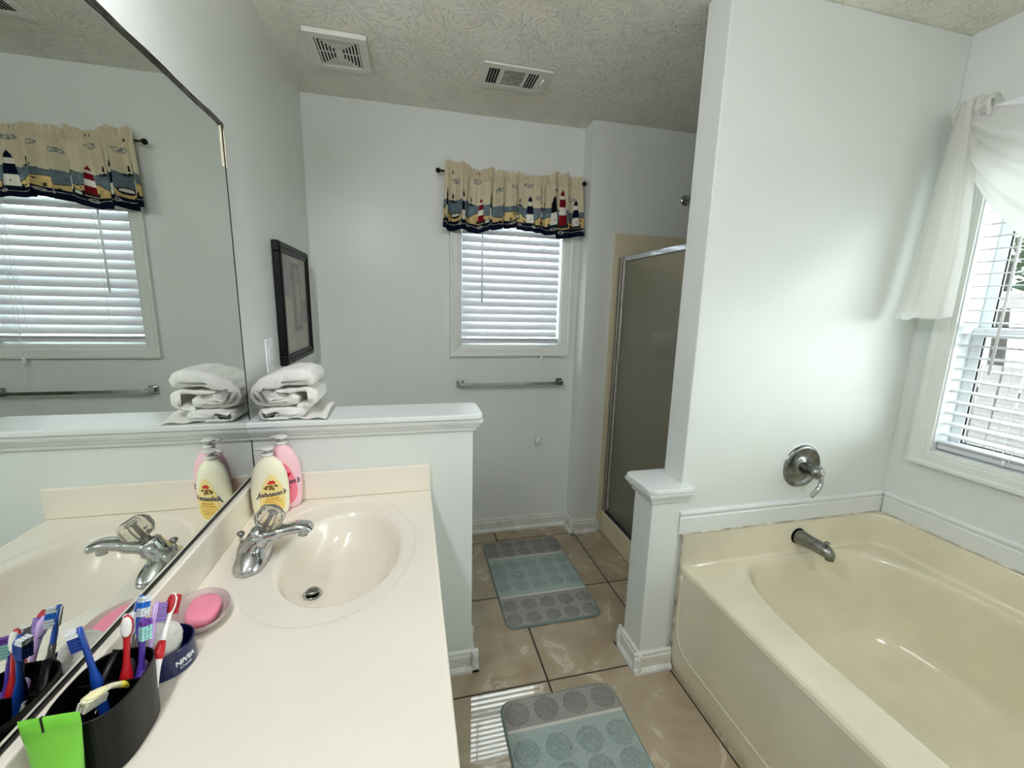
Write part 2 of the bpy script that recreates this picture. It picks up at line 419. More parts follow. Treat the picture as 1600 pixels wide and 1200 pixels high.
rings(bm, [[(1.518, 1.281-o_, z) for o_, z in C2], [(1.369-o_, 1.281-o_, z) for o_, z in C2], [(1.369-o_, 1.408+o_, z) for o_, z in C2], [(1.4905, 1.408+o_, z) for o_, z in C2]], True)
box(bm, 1.3695, 1.4905, 1.2815, 1.4075, .7205, .7715)
emit('cap_moulding', bm, TRIM, c2)

# ------------------------------------------------------------ windows
def casing_frame(axis, plane, s, a0, a1, z0, z1, w=.062):
    """mitred picture-frame casing; returns list of four bmesh pieces"""
    prof = [(0, 0), (0, .010), (.010, .013), (.016, .013), (.020, .018), (.044, .020), (.050, .024), (w, .024), (w, 0)]  # (outward, proud)
    out = []
    cs = [(a0, z0, -1, -1), (a1, z0, 1, -1), (a1, z1, 1, 1), (a0, z1, -1, 1)]
    for k in range(4):
        c, d = cs[k], cs[(k+1) % 4]; bm = NB(); lp = []
        for (a, z, sa, sz) in (c, d):
            pts = []
            for ow, pr_ in prof:
                aa, zz, pp = a+sa*ow, z+sz*ow, plane+s*pr_
                pts.append((aa, pp, zz) if axis == 'x' else (pp, aa, zz))
            lp.append(pts)
        rings(bm, lp, True); out.append(bm)
    return out
def window(name, axis, plane, s, a0, a1, z0, z1, depth):
    """s = direction into the room"""
    c = (plane, (a0+a1)/2) if axis == 'y' else ((a0+a1)/2, plane)
    r_ = root(name, (c[0], c[1], z0), kind='structure')
    for b_ in casing_frame('x' if axis == 'x' else 'y', plane, s, a0, a1, z0, z1): emit('casing', b_, CASE, r_)
    def bx(bm, A0, A1, P0, P1, Z0, Z1):
        p0, p1 = sorted((plane-s*P0, plane-s*P1))
        if axis == 'x': box(bm, A0, A1, p0, p1, Z0, Z1)
        else: box(bm, p0, p1, A0, A1, Z0, Z1)
    bm = NB(); e = .004
    bx(bm, a0, a0+e, 0, depth, z0, z1); bx(bm, a1-e, a1, 0, depth, z0, z1); bx(bm, a0, a1, 0, depth, z0, z0+e); bx(bm, a0, a1, 0, depth, z1-e, z1)
    emit('jamb', bm, TRIM, r_)
    for (zz0, zz1, dp) in ((z0+e, (z0+z1)/2-.06, depth-.05), ((z0+z1)/2-.09, z1-e, depth-.025)):
        bm = NB(); f = .034
        bx(bm, a0+e, a0+e+f, dp, dp+.022, zz0, zz1); bx(bm, a1-e-f, a1-e, dp, dp+.022, zz0, zz1)
        bx(bm, a0+e+f, a1-e-f, dp, dp+.022, zz0, zz0+f); bx(bm, a0+e+f, a1-e-f, dp, dp+.022, zz1-f, zz1)
        sash = emit('sash', bm, WHITEP, r_, bevel=.002)
        bm = NB(); bx(bm, a0+e+f-.002, a1-e-f+.002, dp+.010, dp+.014, zz0+f-.002, zz1-f+.002); emit('pane', bm, PANE, sash)
        bm = NB(); q = .004
        bx(bm, a0+e+f, a0+e+f+q, dp+.004, dp+.009, zz0+f, zz1-f); bx(bm, a1-e-f-q, a1-e-f, dp+.004, dp+.009, zz0+f, zz1-f)
        bx(bm, a0+e+f, a1-e-f, dp+.004, dp+.009, zz0+f, zz0+f+q)
        emit('gasket', bm, BLACKP, sash)
    return r_
window('window_1', 'x', D, -1, WX0, WX1, WZ0, WZ1, .13)
window('window_2', 'y', W, -1, RY0, RY1, RZ0, RZ1, .13)

# ------------------------------------------------------------ blinds
def slat_mesh(L, w, tilt, axis):
    """slightly crowned slat centred at origin, running along axis"""
    bm = NB(); n = 6; top = []; bot = []
    for k in range(n+1):
        u = -w/2 + w*k/n; hgt = .0022*(1-(2*u/w)**2)
        for lst, dz in ((top, .0012), (bot, -.0012)):
            a, b = u*cos(tilt)-(hgt+dz)*sin(tilt), u*sin(tilt)+(hgt+dz)*cos(tilt)
            lst.append((a, b))
    poly = top + bot[::-1]
    prism(bm, poly, axis, -L/2, L/2)
    bmesh.ops.recalc_face_normals(bm, faces=bm.faces)
    me = bpy.data.meshes.new('slat'); bm.to_mesh(me); bm.free(); me.materials.append(SLATM)
    for p in me.polygons: p.use_smooth = False
    return me
def blind(label, axis, plane, a0, a1, z0, z1, pitch_, tilt, wand_a, wand_len, s, cord_a, cords):
    mid = (a0+a1)/2; L = a1-a0
    P = lambda a, p, z: (a, p, z) if axis == 'x' else (p, a, z)
    r_ = root('window_blind', P(mid, plane, z0), label, 'blind', 'window blinds')
    def bx(bm, A0, A1, P0, P1, Z0, Z1):
        if axis == 'x': box(bm, A0, A1, plane+P0, plane+P1, Z0, Z1)
        else: box(bm, plane+P0, plane+P1, A0, A1, Z0, Z1)
    bm = NB(); bx(bm, a0, a1, -.022, .022, z1-.045, z1); emit('head_rail', bm, SLATM, r_, bevel=.002)
    me = slat_mesh(L, .050, tilt, axis)
    n = int((z1-.06-(z0+.026))/pitch_)
    for k in range(n):
        o = bpy.data.objects.new('slat', me); COL.objects.link(o); o.parent = r_
        o.location = (0, 0, .040+(k+.5)*pitch_)
    bm = NB(); bx(bm, a0, a1, -.025, .025, z0+.003, z0+.020); emit('bottom_rail', bm, SLATM, r_, bevel=.003)
    for k in range(2):   # spare slats lying on the bottom rail
        o = bpy.data.objects.new('slat', slat_mesh(L, .050, 0, axis) if k == 0 else o.data); COL.objects.link(o); o.parent = r_
        o.location = (0, 0, .0235+.0055*k)
    for a in cords:       # ladder cords
        bm = NB()
        for q in (-.026, .026): sweep(bm, [P(a, plane+q, z0+.01), P(a, plane+q, z1-.04)], .0009, 6)
        emit('ladder_cord', bm, WHITEP, r_)
    q = s*.034
    bm = NB(); sweep(bm, [P(wand_a, plane+q, z1-.04), P(wand_a, plane+q, z1-.04-wand_len)], .0045, 8, exp=2); emit('tilt_wand', bm, WHITEP, r_, smooth=True)
    return r_, P
br, P = blind('white slatted blind, slats tilted shut, in the window under the printed valance', 'x', D+.028, WX0+.008, WX1-.012, WZ0+.012, WZ1-.006, .0445, radians(64), .907, .50, -1, 1.27, (.93, 1.26))
bm = NB(); sweep(bm, smooth_path([(1.262, D-.005, 1.95), (1.265, D-.014, 1.5), (1.270, D-.030, 1.22), (1.272, D-.030, 1.14)], 4), .0011, 6); emit('lift_cord', bm, WHITEP, br)
bm = NB(); lathe(bm, (1.272, D-.030, 1.115), [(.003, .03), (.006, .024), (.009, .004), (.006, 0)], 10); emit('cord_tassel', bm, WHITEP, br, smooth=True)
bm = NB(); sweep(bm, smooth_path([(1.276, D-.008, 1.95), (1.276, D-.030, 1.3), (1.271, D-.034, .9), (1.27, D-.034, .62)], 4), .0009, 6); emit('lift_cord', bm, WHITEP, br)
bm = NB(); lathe(bm, (1.27, D-.034, .585), [(.004, .045), (.010, .04), (.011, .004), (.007, 0)], 10); emit('cord_tassel', bm, WHITEP, br, smooth=True)
br, P = blind('white slatted blind with slats open level, in the bright window above the bathtub', 'y', W+.036, RY0+.010, RY1-.010, RZ0+.008, RZ1-.006, .0435, radians(4), 1.035, .72, -1, .88, (.98, .52, .08))
bm = NB(); sweep(bm, smooth_path([(W+.004, .90, 1.95), (W+.004, .905, 1.4), (W+.004, .93, .97), (W+.002, .945, .935), (W+.003, .925, .93)], 5), .0011, 6); emit('lift_cord', bm, WHITEP, br)
bm = NB(); lathe(bm, (W+.002, .945, .925), [(.003, .02), (.006, .014), (.005, 0)], 10); emit('cord_tassel', bm, WHITEP, br, smooth=True)

# ------------------------------------------------------------ outdoors beyond the tub window
GRASS = mat('leafy_ground', '#3d3f34', .9, var=.35, vscale=3)
bm = NB(); box(bm, 2.9, 14, -9, 13, -.75, -.6); tag(emit('lawn', bm, GRASS), kind='structure')
WOOD = mat('weathered_wood', '#6c6664', .8, var=.12, vscale=6)
BARK = mat('bark', '#2e2822', .9, var=.3, vscale=12)
LEAF = cloth_mat('leaves', '#34402c', .4)
fr_ = root('fence', (6.4, 2.2, -.6), 'pale wooden board fence seen through the tub window blind', 'fence')
bm = NB(); box(bm, 0, .02, 0, .14, 0, 1.55); bmesh.ops.recalc_face_normals(bm, faces=bm.faces)
fb = bpy.data.meshes.new('fence_board'); bm.to_mesh(fb); bm.free(); fb.materials.append(WOOD)
for k in range(34):
    o = bpy.data.objects.new('fence_board', fb); COL.objects.link(o); o.parent = fr_; o.location = (0, -2.6+k*.16, 0)
bm = NB(); box(bm, 6.43, 6.48, -.4, 5.1, -.2, -.1); box(bm, 6.43, 6.48, -.4, 5.1, .6, .7); emit('fence_rail', bm, WOOD, fr_)
pg = root('garden_arbor', (4.6, 2.0, -.6), 'grey timber arbor standing outside the tub window', 'arbor')
for y in (1.35, 2.75):
    bm = NB(); box(bm, 4.55, 4.65, y, y+.1, -.6, 1.5); emit('post', bm, WOOD, pg, bevel=.01)
bm = NB(); box(bm, 4.56, 4.64, .9, 3.4, 1.5, 1.62); emit('beam', bm, WOOD, pg, bevel=.01)
for y, sgn in ((1.45, 1), (2.75, -1)):
    bm = NB(); sweep(bm, [(4.6, y, 1.1), (4.6, y+sgn*.4, 1.5)], .035, 4); emit('brace', bm, WOOD, pg)
for k, (tx_, ty_, th, rr) in enumerate(((8.2, 1.0, 2.1, 1.3), (9.0, 4.4, 2.7, 1.6), (9.4, 8.2, 2.3, 1.5))):
    t_ = root('tree', (tx_, ty_, -.6), ('leafy tree behind the fence, nearest the middle of the tub window', 'tall leafy tree behind the fence, far left through the tub window', 'leafy tree behind the fence beyond the window jamb')[k], 'tree', 'trees outside the tub window')
    bm = NB(); sweep(bm, smooth_path([(tx_, ty_, -.6), (tx_+.05, ty_-.04, .6), (tx_-.04, ty_+.05, th-.4)]), [.13-.006*i for i in range(13)], 10); emit('trunk', bm, BARK, t_, smooth=True)
    bm = NB(); rnd = random.Random(k)
    for q in range(2200):
        d_ = Vector((rnd.gauss(0, 1), rnd.gauss(0, 1), rnd.gauss(0, 1))).normalized() * (rr*rnd.random()**.4)
        c_ = Vector((tx_, ty_, th+.35))+Vector((d_.x, d_.y, d_.z*.85))
        a_ = Vector((rnd.gauss(0, 1), rnd.gauss(0, 1), rnd.gauss(0, 1))).normalized(); s_, n_ = frame_of(a_)
        l = .06+.05*rnd.random()
        v = [bm.verts.new(c_+s_*l), bm.verts.new(c_+n_*l*.5), bm.verts.new(c_-s_*l), bm.verts.new(c_-n_*l*.5)]
        bm.faces.new(v)
    emit('foliage', bm, LEAF, t_)['kind'] = 'stuff'

# ------------------------------------------------------------ bathtub
tub = root('bathtub', (2.0, .53, 0), 'cream alcove bathtub with raised flange, under the window', 'bathtub')
TX0, TX1, TY0, TY1, ZR, ZF = 1.513, W-.003, -.235, YT-.003, .452, .588
YM = .52
def tub_ring(hx_mid, y0, y1, cx_, r, z, n=192):
    """rounded outline whose half width shrinks a little towards the ends"""
    pts = []; cy_ = (y0+y1)/2; hy = (y1-y0)/2
    for k in range(n):
        th = 2*pi*(k+.5)/n; c, s = cos(th), sin(th); e = 2/r
        # blend the angle so the straight runs also receive points
        px, py = math.copysign(abs(c)**e, c), math.copysign(abs(s)**e, s)
        hx = hx_mid - .19*hx_mid*abs(py)**3
        pts.append(Vector((cx_+px*hx, cy_+py*hy, z)))
    return pts
def outer_ring(x0, x1, y0, y1, z, ref):
    pts = []; cx_, cy_ = (x0+x1)/2, (y0+y1)/2
    n = len(ref)
    for k in range(n):
        th = 2*pi*(k+.5)/n; c, s = cos(th), sin(th); e = 2/7; c, s = math.copysign(abs(c)**e, c), math.copysign(abs(s)**e, s); t = 1/max(abs(c), abs(s), 1e-6); c, s = c*t, s*t
        pts.append(Vector((cx_+c*(x1-x0)/2, cy_+s*(y1-y0)/2, z)))
    # snap nearest to exact corners
    for X, Y in ((x0, y0), (x1, y0), (x1, y1), (x0, y1)):
        i = min(range(n), key=lambda q: (pts[q].x-X)**2+(pts[q].y-Y)**2); pts[i] = Vector((X, Y, z))
    return pts
bm = NB()
IY0, IY1 = -.14, 1.250; CX = 2.052
R0 = tub_ring(.402, IY0, IY1, CX, 7, ZR)
loops = [outer_ring(TX0+.012, TX1-.010, TY0, TY1-.010, ZR, R0),
         tub_ring(.408, IY0-.006, IY1+.004, CX, 7, ZR+.0008), R0,
         tub_ring(.397, IY0+.006, IY1-.004, CX, 7, ZR-.003), tub_ring(.392, IY0+.012, IY1-.010, CX, 6.8, ZR-.010),
         tub_ring(.388, IY0+.020, IY1-.018, CX, 6.5, ZR-.03),
         tub_ring(.378, IY0+.05, IY1-.040, CX+.003, 6, ZR-.11), tub_ring(.366, IY0+.10, IY1-.075, CX+.006, 5.4, ZR-.21),
         tub_ring(.354, IY0+.14, IY1-.105, CX+.010, 5, .175), tub_ring(.340, IY0+.17, IY1-.130, CX+.012, 4.6, .142),
         tub_ring(.315, IY0+.21, IY1-.165, CX+.013, 4.2, .121), tub_ring(.27, IY0+.28, IY1-.23, CX+.013, 3.6, .111),
         tub_ring(.15, .20, .85, CX+.013, 3., .106), tub_ring(.04, .45, .62, CX+.013, 2.5, .104)]
rings(bm, loops, False)
bm.faces.new([v for v in bm.verts][-192:])
o = emit('basin', bm, TUBM, tub, smooth=True); o.modifiers.new('wn', 'WEIGHTED_NORMAL')
# raised flange round the two wall sides, swept as an L with a soft inner cove
bm = NB()
fp = [(.0, ZR-.02), (.026, ZR-.02), (.028, ZR+.0005), (.024, ZR+.002), (.019, ZR+.007), (.016, ZR+.016), (.013, ZF-.012), (.010, ZF-.003), (.004, ZF), (0, ZF)]
def Lpt(o_, z, st):
    if st == 0: return (TX0+.002, TY1-o_, z)
    if st == 3: return (TX1-o_, TY0, z)
    a = {1: 0., 2: 1.}[st]; return None
loopsL = [[(TX0+.002, TY1-o_, z) for o_, z in fp], [(TX1-.12, TY1-o_, z) for o_, z in fp]]
for k in range(1, 8):
    a = pi/2*(1-k/8); R_ = .12
    loopsL.append([(TX1-R_+(R_-o_)*cos(a) if True else 0, TY1-R_+(R_-o_)*sin(a), z) for o_, z in fp])
loopsL += [[(TX1-o_, TY1-.12, z) for o_, z in fp], [(TX1-o_, TY0, z) for o_, z in fp]]
rings(bm, loopsL, True)
emit('flange', bm, TUBM, tub, smooth=True, bevel=0)
# fill behind the curved corner, apron with recessed panel
bm = NB(); prism(bm, [(TX1, TY1)]+[(TX1-.12+.116*cos(pi/2*(1-k/10)), TY1-.12+.116*sin(pi/2*(1-k/10))) for k in range(11)], 'z', ZR, ZF-.0005); emit('flange_corner', bm, TUBM, tub)
bm = NB()
yz = rrect(TY0+.10, TY1-.060, .095, ZR-.040, .06, 8)
oy = [(TY0, 0), (TY1-.012, 0), (TY1, .0), (TY1, ZR-.014), (TY0, ZR-.014)]
# outer body
prof = [(TX0+.020, 0), (TX0+.006, 0), (TX0+.002, .02), (TX0, .05), (TX0, ZR-.016), (TX0+.004, ZR-.005), (TX0+.012, ZR), (TX0+.05, ZR-.002), (TX0+.05, ZR-.03), (TX0+.02, ZR-.04)]
rings(bm, [[(x, TY0, z) for x, z in prof], [(x, TY1, z) for x, z in prof]], True)
emit('apron', bm, TUBM, tub, smooth=False, bevel=.0)
# thin proud bead that outlines the recessed apron panel (down the end, round the corner, along the bottom)
bm = NB()
bead = [(TX0, 1.262, ZR-.03), (TX0, 1.262, .24), (TX0, 1.258, .19), (TX0, 1.246, .150), (TX0, 1.22, .122), (TX0, 1.18, .108), (TX0, 1.12, .104), (TX0, .6, .104), (TX0, TY0+.02, .104)]
sweep(bm, smooth_path(bead, 5), (.006, .0035), 8, up=(1, 0, 0)); emit('apron_bead', bm, TUBM, tub, smooth=True)

GRIME = mat('grimy_caulk', '#cfc9b6', .6, var=.6, vscale=26)
bm = NB(); prism(bm, [(YT-.0165, ZF), (YT-.0125, ZF), (YT-.0125, ZF+.0045), (YT-.0145, ZF+.004)], 'x', 1.52, W-.02); emit('caulk_line', bm, GRIME, tub, label='mildewed caulk line')
bm = NB(); prism(bm, [(W-.0165, ZF), (W-.0125, ZF), (W-.0125, ZF+.0045), (W-.0145, ZF+.004)], 'y', -.23, YT-.02); emit('caulk_line', bm, GRIME, tub, label='mildewed caulk line')
bm = NB(); box(bm, 1.5085, 1.5125, 1.2725, 1.2805, .01, .588); emit('caulk_line', bm, GRIME, tub)
# tub spout
sp = root('tub_spout', (2.060, 1.27, .50), 'tarnished tub spout with diverter knob, low on the tub flange', 'tub spout')
bm = NB()
sweep(bm, [(2.060, 1.268, .522), (2.060, 1.262, .522), (2.061, 1.245, .522), (2.061, 1.205, .524), (2.062, 1.17, .526), (2.063, 1.150, .524), (2.064, 1.138, .517), (2.064, 1.133, .508), (2.064, 1.132, .498)],
      [.030, .031, .029, .027, .026, .025, .022, .018, .015], 24, up=(0, 0, 1))
emit('spout_body', bm, DULL, sp, smooth=True)
bm = NB(); lathe(bm, (2.063, 1.150, .542), [(.004, 0), (.004, .012), (.009, .015), (.010, .019), (.006, .022)], 16); emit('diverter_knob', bm, DULL, sp, smooth=True)
bm = NB(); lathe(bm, (2.060, 1.2718, .522), [(.034, 0), (.034, .004)], 24, (0, -1, 0)); emit('seal_ring', bm, BLACKP, sp)
# tub valve
tv = root('tub_valve', (2.037, YT, .823), 'round chrome tub valve plate with lever handle on the wall above the tub', 'tub valve')
bm = NB(); lathe(bm, (2.037, YT-.001, .825), [(.090, 0), (.090, .004), (.084, .012), (.074, .013), (.066, .006), (.030, .006), (.028, .010)], 48, (0, -1, 0)); emit('escutcheon', bm, DULL, tv, smooth=True)
bm = NB(); lathe(bm, (2.037, YT, .825), [(.097, 0), (.098, .002), (.088, .004)], 40, (0, -1, 0)); o = emit('caulk_ring', bm, WHITEP, tv); disp(o, .003, .01)
bm = NB(); lathe(bm, (2.037, YT-.008, .825), [(.021, 0), (.020, .03), (.018, .045), (.021, .048), (.026, .060), (.026, .072), (.018, .082), (.008, .087)], 32, (0, -1, 0)); emit('stem', bm, DULL, tv, smooth=True)
bm = NB(); sweep(bm, smooth_path([(2.038, YT-.075, .822), (2.042, YT-.088, .800), (2.040, YT-.092, .780), (2.022, YT-.094, .758), (2.000, YT-.095, .740)], 4), [(.012, .012)]*4+[(.009, .008)]*8+[(.011, .007)]*5, 16, up=(0, 1, 0)); emit('lever', bm, CHROME, tv, smooth=True)
bm = NB(); lathe(bm, (2.037, YT-.094, .825), [(.009, 0), (.007, .004), (.002, .005)], 16, (0, -1, 0)); emit('screw_cap', bm, CHROME, tv, smooth=True)
for dx_, dz_ in ((.045, .035), (-.045, -.035)):
    bm = NB(); lathe(bm, (2.037+dx_, YT-.006, .825+dz_), [(.004, 0), (.003, .003), (.001, .004)], 10, (0, -1, 0)); emit('screw', bm, DULL, tv)

# ------------------------------------------------------------ vanity: cabinet, top with sink, splashes
HC = .786; XC = .564; VY0 = -.12
cab = root('vanity_cabinet', (.27, .65, 0), 'painted vanity cabinet under the marble sink top', 'cabinet')
bm = NB(); box(bm, .502, .520, VY0+.02, YP-.003, .09, HC-.032); box(bm, .003, .502, VY0+.02, VY0+.038, .09, HC-.032)
box(bm, .003, .502, YP-.021, YP-.003, .09, HC-.032); box(bm, .003, .502, VY0+.038, YP-.021, .09, .108); emit('body', bm, TRIM, cab)
bm = NB(); box(bm, .003, .46, VY0+.02, YP-.003, .0, .09); emit('toe_kick', bm, DARK, cab)
for k in range(4):
    y0 = VY0+.04+k*.38
    bm = NB(); box(bm, .5205, .536, y0, y0+.35, .12, .60); dd = emit('door', bm, TRIM, cab, bevel=.004)
    bm = NB(); lathe(bm, (.536, y0+.31, .52), [(.006, 0), (.006, .012), (.014, .018), (.012, .024)], 16, (1, 0, 0)); emit('knob', bm, DULL, dd, smooth=True)
    bm = NB(); box(bm, .5205, .536, y0, y0+.35, .625, .735); dd = emit('drawer', bm, TRIM, cab, bevel=.004)
    bm = NB(); lathe(bm, (.536, y0+.175, .68), [(.006, 0), (.006, .012), (.014, .018), (.012, .024)], 16, (1, 0, 0)); emit('knob', bm, DULL, dd, smooth=True)

vt = root('countertop', (.28, .65, HC-.03), 'cream marble vanity top with integral oval sink and splashes', 'countertop')
def ell(cx_, cy_, rx, ry, z, n=192): return [Vector((cx_+rx*cos(2*pi*k/n), cy_+ry*sin(2*pi*k/n), z)) for k in range(n)]
def rect_ring(x0, x1, y0, y1, z, cx_, cy_, n=192):
    pts = []
    for k in range(n):
        c, s = cos(2*pi*k/n), sin(2*pi*k/n)
        t = min(((x1-cx_)/c if c > 1e-9 else (x0-cx_)/c if c < -1e-9 else 9e9), ((y1-cy_)/s if s > 1e-9 else (y0-cy_)/s if s < -1e-9 else 9e9))
        pts.append(Vector((cx_+c*t, cy_+s*t, z)))
    for X, Y in ((x0, y0), (x1, y0), (x1, y1), (x0, y1)):
        a = atan2(Y-cy_, X-cx_) % (2*pi); i = round(a/(2*pi)*n) % n; pts[i] = Vector((X, Y, z))
    return pts
bm = NB(); SX, SY = .292, 1.10
rx0, ry0 = .218, .288
x0_, x1_, y0_, y1_ = .003, XC, VY0, YP-.003
L_ = [rect_ring(x0_, x1_-.02, y0_, y1_, HC-.03, SX, SY), rect_ring(x0_, x1_-.003, y0_, y1_, HC-.030, SX, SY), rect_ring(x0_, x1_, y0_, y1_, HC-.024, SX, SY), rect_ring(x0_, x1_, y0_, y1_, HC-.007, SX, SY),
      rect_ring(x0_, x1_-.002, y0_, y1_, HC-.002, SX, SY), rect_ring(x0_, x1_-.007, y0_, y1_, HC, SX, SY),
      ell(SX, SY, rx0, ry0, HC), ell(SX, SY, rx0-.002, ry0-.002, HC-.0008), ell(SX, SY, rx0-.005, ry0-.005, HC-.003), ell(SX+.002, SY, rx0-.012, ry0-.012, HC-.0035),
      ell(.316, 1.092, .162, .222, HC-.0045), ell(.316, 1.092, .155, .215, HC-.007), ell(.315, 1.092, .149, .209, HC-.014), ell(.314, 1.092, .143, .203, HC-.026),
      ell(.310, 1.092, .135, .192, HC-.048), ell(.303, 1.092, .122, .172, HC-.075), ell(.290, 1.093, .100, .140, HC-.098), ell(.270, 1.094, .070, .098, HC-.114),
      ell(.250, 1.095, .045, .056, HC-.122), ell(.236, 1.095, .024, .026, HC-.126), ell(.234, 1.095, .018, .018, HC-.135)]
rings(bm, L_, False)
bm.faces.new([v for v in bm.verts][-192:])
o = emit('counter', bm, MARBLE, vt, smooth=True)
o.modifiers.new('wn', 'WEIGHTED_NORMAL')
bm = NB(); box(bm, .003, .022, VY0, YP-.003, HC, .878); emit('back_splash', bm, MARBLE, vt, bevel=.004, bseg=3)
bm = NB(); box(bm, .0225, XC-.002, YP-.022, YP-.003, HC+.0008, .880); emit('side_splash', bm, MARBLE, vt, bevel=.003, bseg=3)
bm = NB(); lathe(bm, (.234, 1.095, HC-.1265), [(.0225, 0), (.0235, .002), (.0200, .003), (.0165, -.003)], 32, cap=False); emit('drain_ring', bm, CHROME, vt, smooth=True)
bm = NB(); lathe(bm, (.234, 1.095, HC-.134), [(.016, 0), (.016, .002)], 24); emit('drain_gap', bm, DARK, vt)
bm = NB(); lathe(bm, (.235, 1.095, HC-.127), [(.006, -.006), (.006, .006), (.0155, .008), (.0165, .011), (.013, .014), (.004, .0155)], 32); emit('drain_stopper', bm, DULL, vt, smooth=True)

# faucet
fc = root('sink_faucet', (.105, 1.09, HC-.003), 'chrome single-handle sink faucet with clear faceted knob', 'faucet')
bm = NB()   # elongated base with domed ends
sec = []
for k in range(25):
    t = -1+2*k/24; y = 1.09+.078*t; w = .036*sqrt(max(1-abs(t)**3.2, 0))+.0015; h_ = .012+.034*(1-abs(t)**2.2)
    sec.append([(.105+w*cos(a), y, HC-.003+(h_*sin(a) if sin(a) > 0 else 0)) for a in [pi*2*q/24 for q in range(24)]])
rings(bm, sec, True)
emit('base', bm, CHROME, fc, smooth=True)
bm = NB(); sweep(bm, smooth_path([(.098, 1.09, .800), (.108, 1.09, .828), (.135, 1.09, .848), (.170, 1.09, .856), (.205, 1.09, .862), (.226, 1.09, .863), (.238, 1.09, .858), (.242, 1.09, .852)], 4),
                 [(.034, .030)]*4+[(.030, .022)]*4+[(.024, .017)]*5+[(.021, .013)]*6+[(.022, .011)]*6+[(.020, .009)]*3+[(.012, .004)], 20, up=(0, 0, 1), exp=2.6)
emit('spout', bm, CHROME, fc, smooth=True)
bm = NB(); lathe(bm, (.224, 1.09, .838), [(.011, 0), (.012, .003), (.012, .016)], 20); emit('aerator', bm, CHROME, fc, smooth=True)
ka = Vector((.50, 0, .87)).normalized()
bm = NB(); lathe(bm, (.098, 1.09, .805), [(.029, 0), (.027, .03), (.025, .052), (.0255, .055), (.0255, .060), (.022, .066), (.012, .068), (.010, .078)], 32, ka); emit('valve_body', bm, CHROME, fc, smooth=True)
ACR = mat('clear_acrylic', '#f6f2e6', .03, trans=.86, ior=1.38, spec=.8)
kc = Vector((.098, 1.09, .805))+ka*.104
bm = NB(); n = 16; lp = []
for r_, h_ in ((.014, -.028), (.026, -.024), (.035, -.009), (.035, .009), (.029, .020), (.020, .026), (.018, .024), (.004, .024)):
    s_, t_ = frame_of(ka, (0, 1, 0)); lp.append([kc+ka*h_+(s_*cos(2*pi*(k+.5*(k % 2)*0)/n)+t_*sin(2*pi*k/n))*(r_*(1 if k % 2 else .90)) for k in range(n)])
rings(bm, lp, True); emit('knob', bm, ACR, fc)
bm = NB(); lathe(bm, kc, [(.007, -.022), (.006, .006), (.010, .010), (.010, .012)], 16, ka); emit('knob_core', bm, DULL, fc, smooth=True)
bm = NB(); sweep(bm, [(.076, 1.094, .800), (.079, 1.094, .850)], .0035, 10); lathe(bm, (.079, 1.094, .846), [(.003, 0), (.008, .006), (.009, .012), (.005, .015)], 14); emit('lift_rod', bm, DULL, fc, smooth=True)

# ------------------------------------------------------------ mirror
mm = bpy.data.materials.new('mirror_silver'); mm.use_nodes = True; b = mm.node_tree.nodes['Principled BSDF']
b.inputs['Metallic'].default_value = 1; b.inputs['Roughness'].default_value = .0; b.inputs['Base Color'].default_value = (.80, .84, .80, 1)
mr_ = root('wall_mirror', (.004, .55, .884), 'large frameless wall mirror above the vanity top', 'mirror')
bm = NB(); box(bm, .001, .006, -.30, YP-.010, .886, 1.907); emit('mirror_glass', bm, mm, mr_)
bm = NB(); box(bm, .001, .008, -.30, YP-.006, .8805, .8855); emit('bottom_channel', bm, BLACKP, mr_)
bm = NB(); box(bm, .001, .007, YP-.0095, YP-.0065, .886, 1.907); emit('edge_strip', bm, BLACKP, mr_)
bm = NB(); rnd = random.Random(3)
ys = [-.30+.03*k for k in range(58)]; ys = [y for y in ys if y < YP-.012]+[YP-.010]
rings(bm, [[(.001, y, 1.9075), (.009+.002*rnd.random(), y, 1.9075-.0015*rnd.random()), (.009, y, 1.915+.005*rnd.random()*(1 if y > .8 else .5)), (.001, y, 1.916)] for y in ys], True)
emit('top_channel', bm, mat('tarnished_channel', '#57524a', .2, metal=.9, var=1., vscale=70), mr_)
bm = NB(); box(bm, .0062, .0085, YP-.026, YP-.022, 1.80, 1.905); box(bm, .0062, .0085, YP-.0055, YP-.0015, 1.80, 1.905); emit('edge_clip', bm, mat('yellowed_clear_plastic', '#e9e2c4', .15), mr_)
bm = NB(); lathe(bm, (.004, YP-.016, 1.908), [(.009, 0), (.009, .006), (.004, .009)], 14, (1, 0, 0)); emit('corner_clip', bm, DULL, mr_)

# vanity light bar over the mirror (above the frame; its glare shows on the wall)
vl = root('vanity_light', (.05, .50, 2.06), 'chrome vanity light bar with globe bulbs above the mirror', 'light')
bm = NB(); box(bm, .001, .040, -.14, .85, 2.06, 2.17); emit('light_bar', bm, CHROME, vl, bevel=.004)
GL = mat('lit_globe', '#ffffff', .4, emit='#f6f7ff', es=BULB_STRENGTH)
for k in range(6):
    y = -.06+k*.165
    bm = NB(); lathe(bm, (.040, y, 2.115), [(.022, 0), (.022, .02), (.016, .024)], 20, (1, 0, 0)); sk = emit('socket', bm, CHROME, vl, smooth=True)
    bm = NB(); bmesh.ops.create_uvsphere(bm, u_segments=20, v_segments=12, radius=.040); bmesh.ops.translate(bm, verts=bm.verts, vec=(.102, y, 2.115)); emit('globe_bulb', bm, GL, vl, smooth=True)

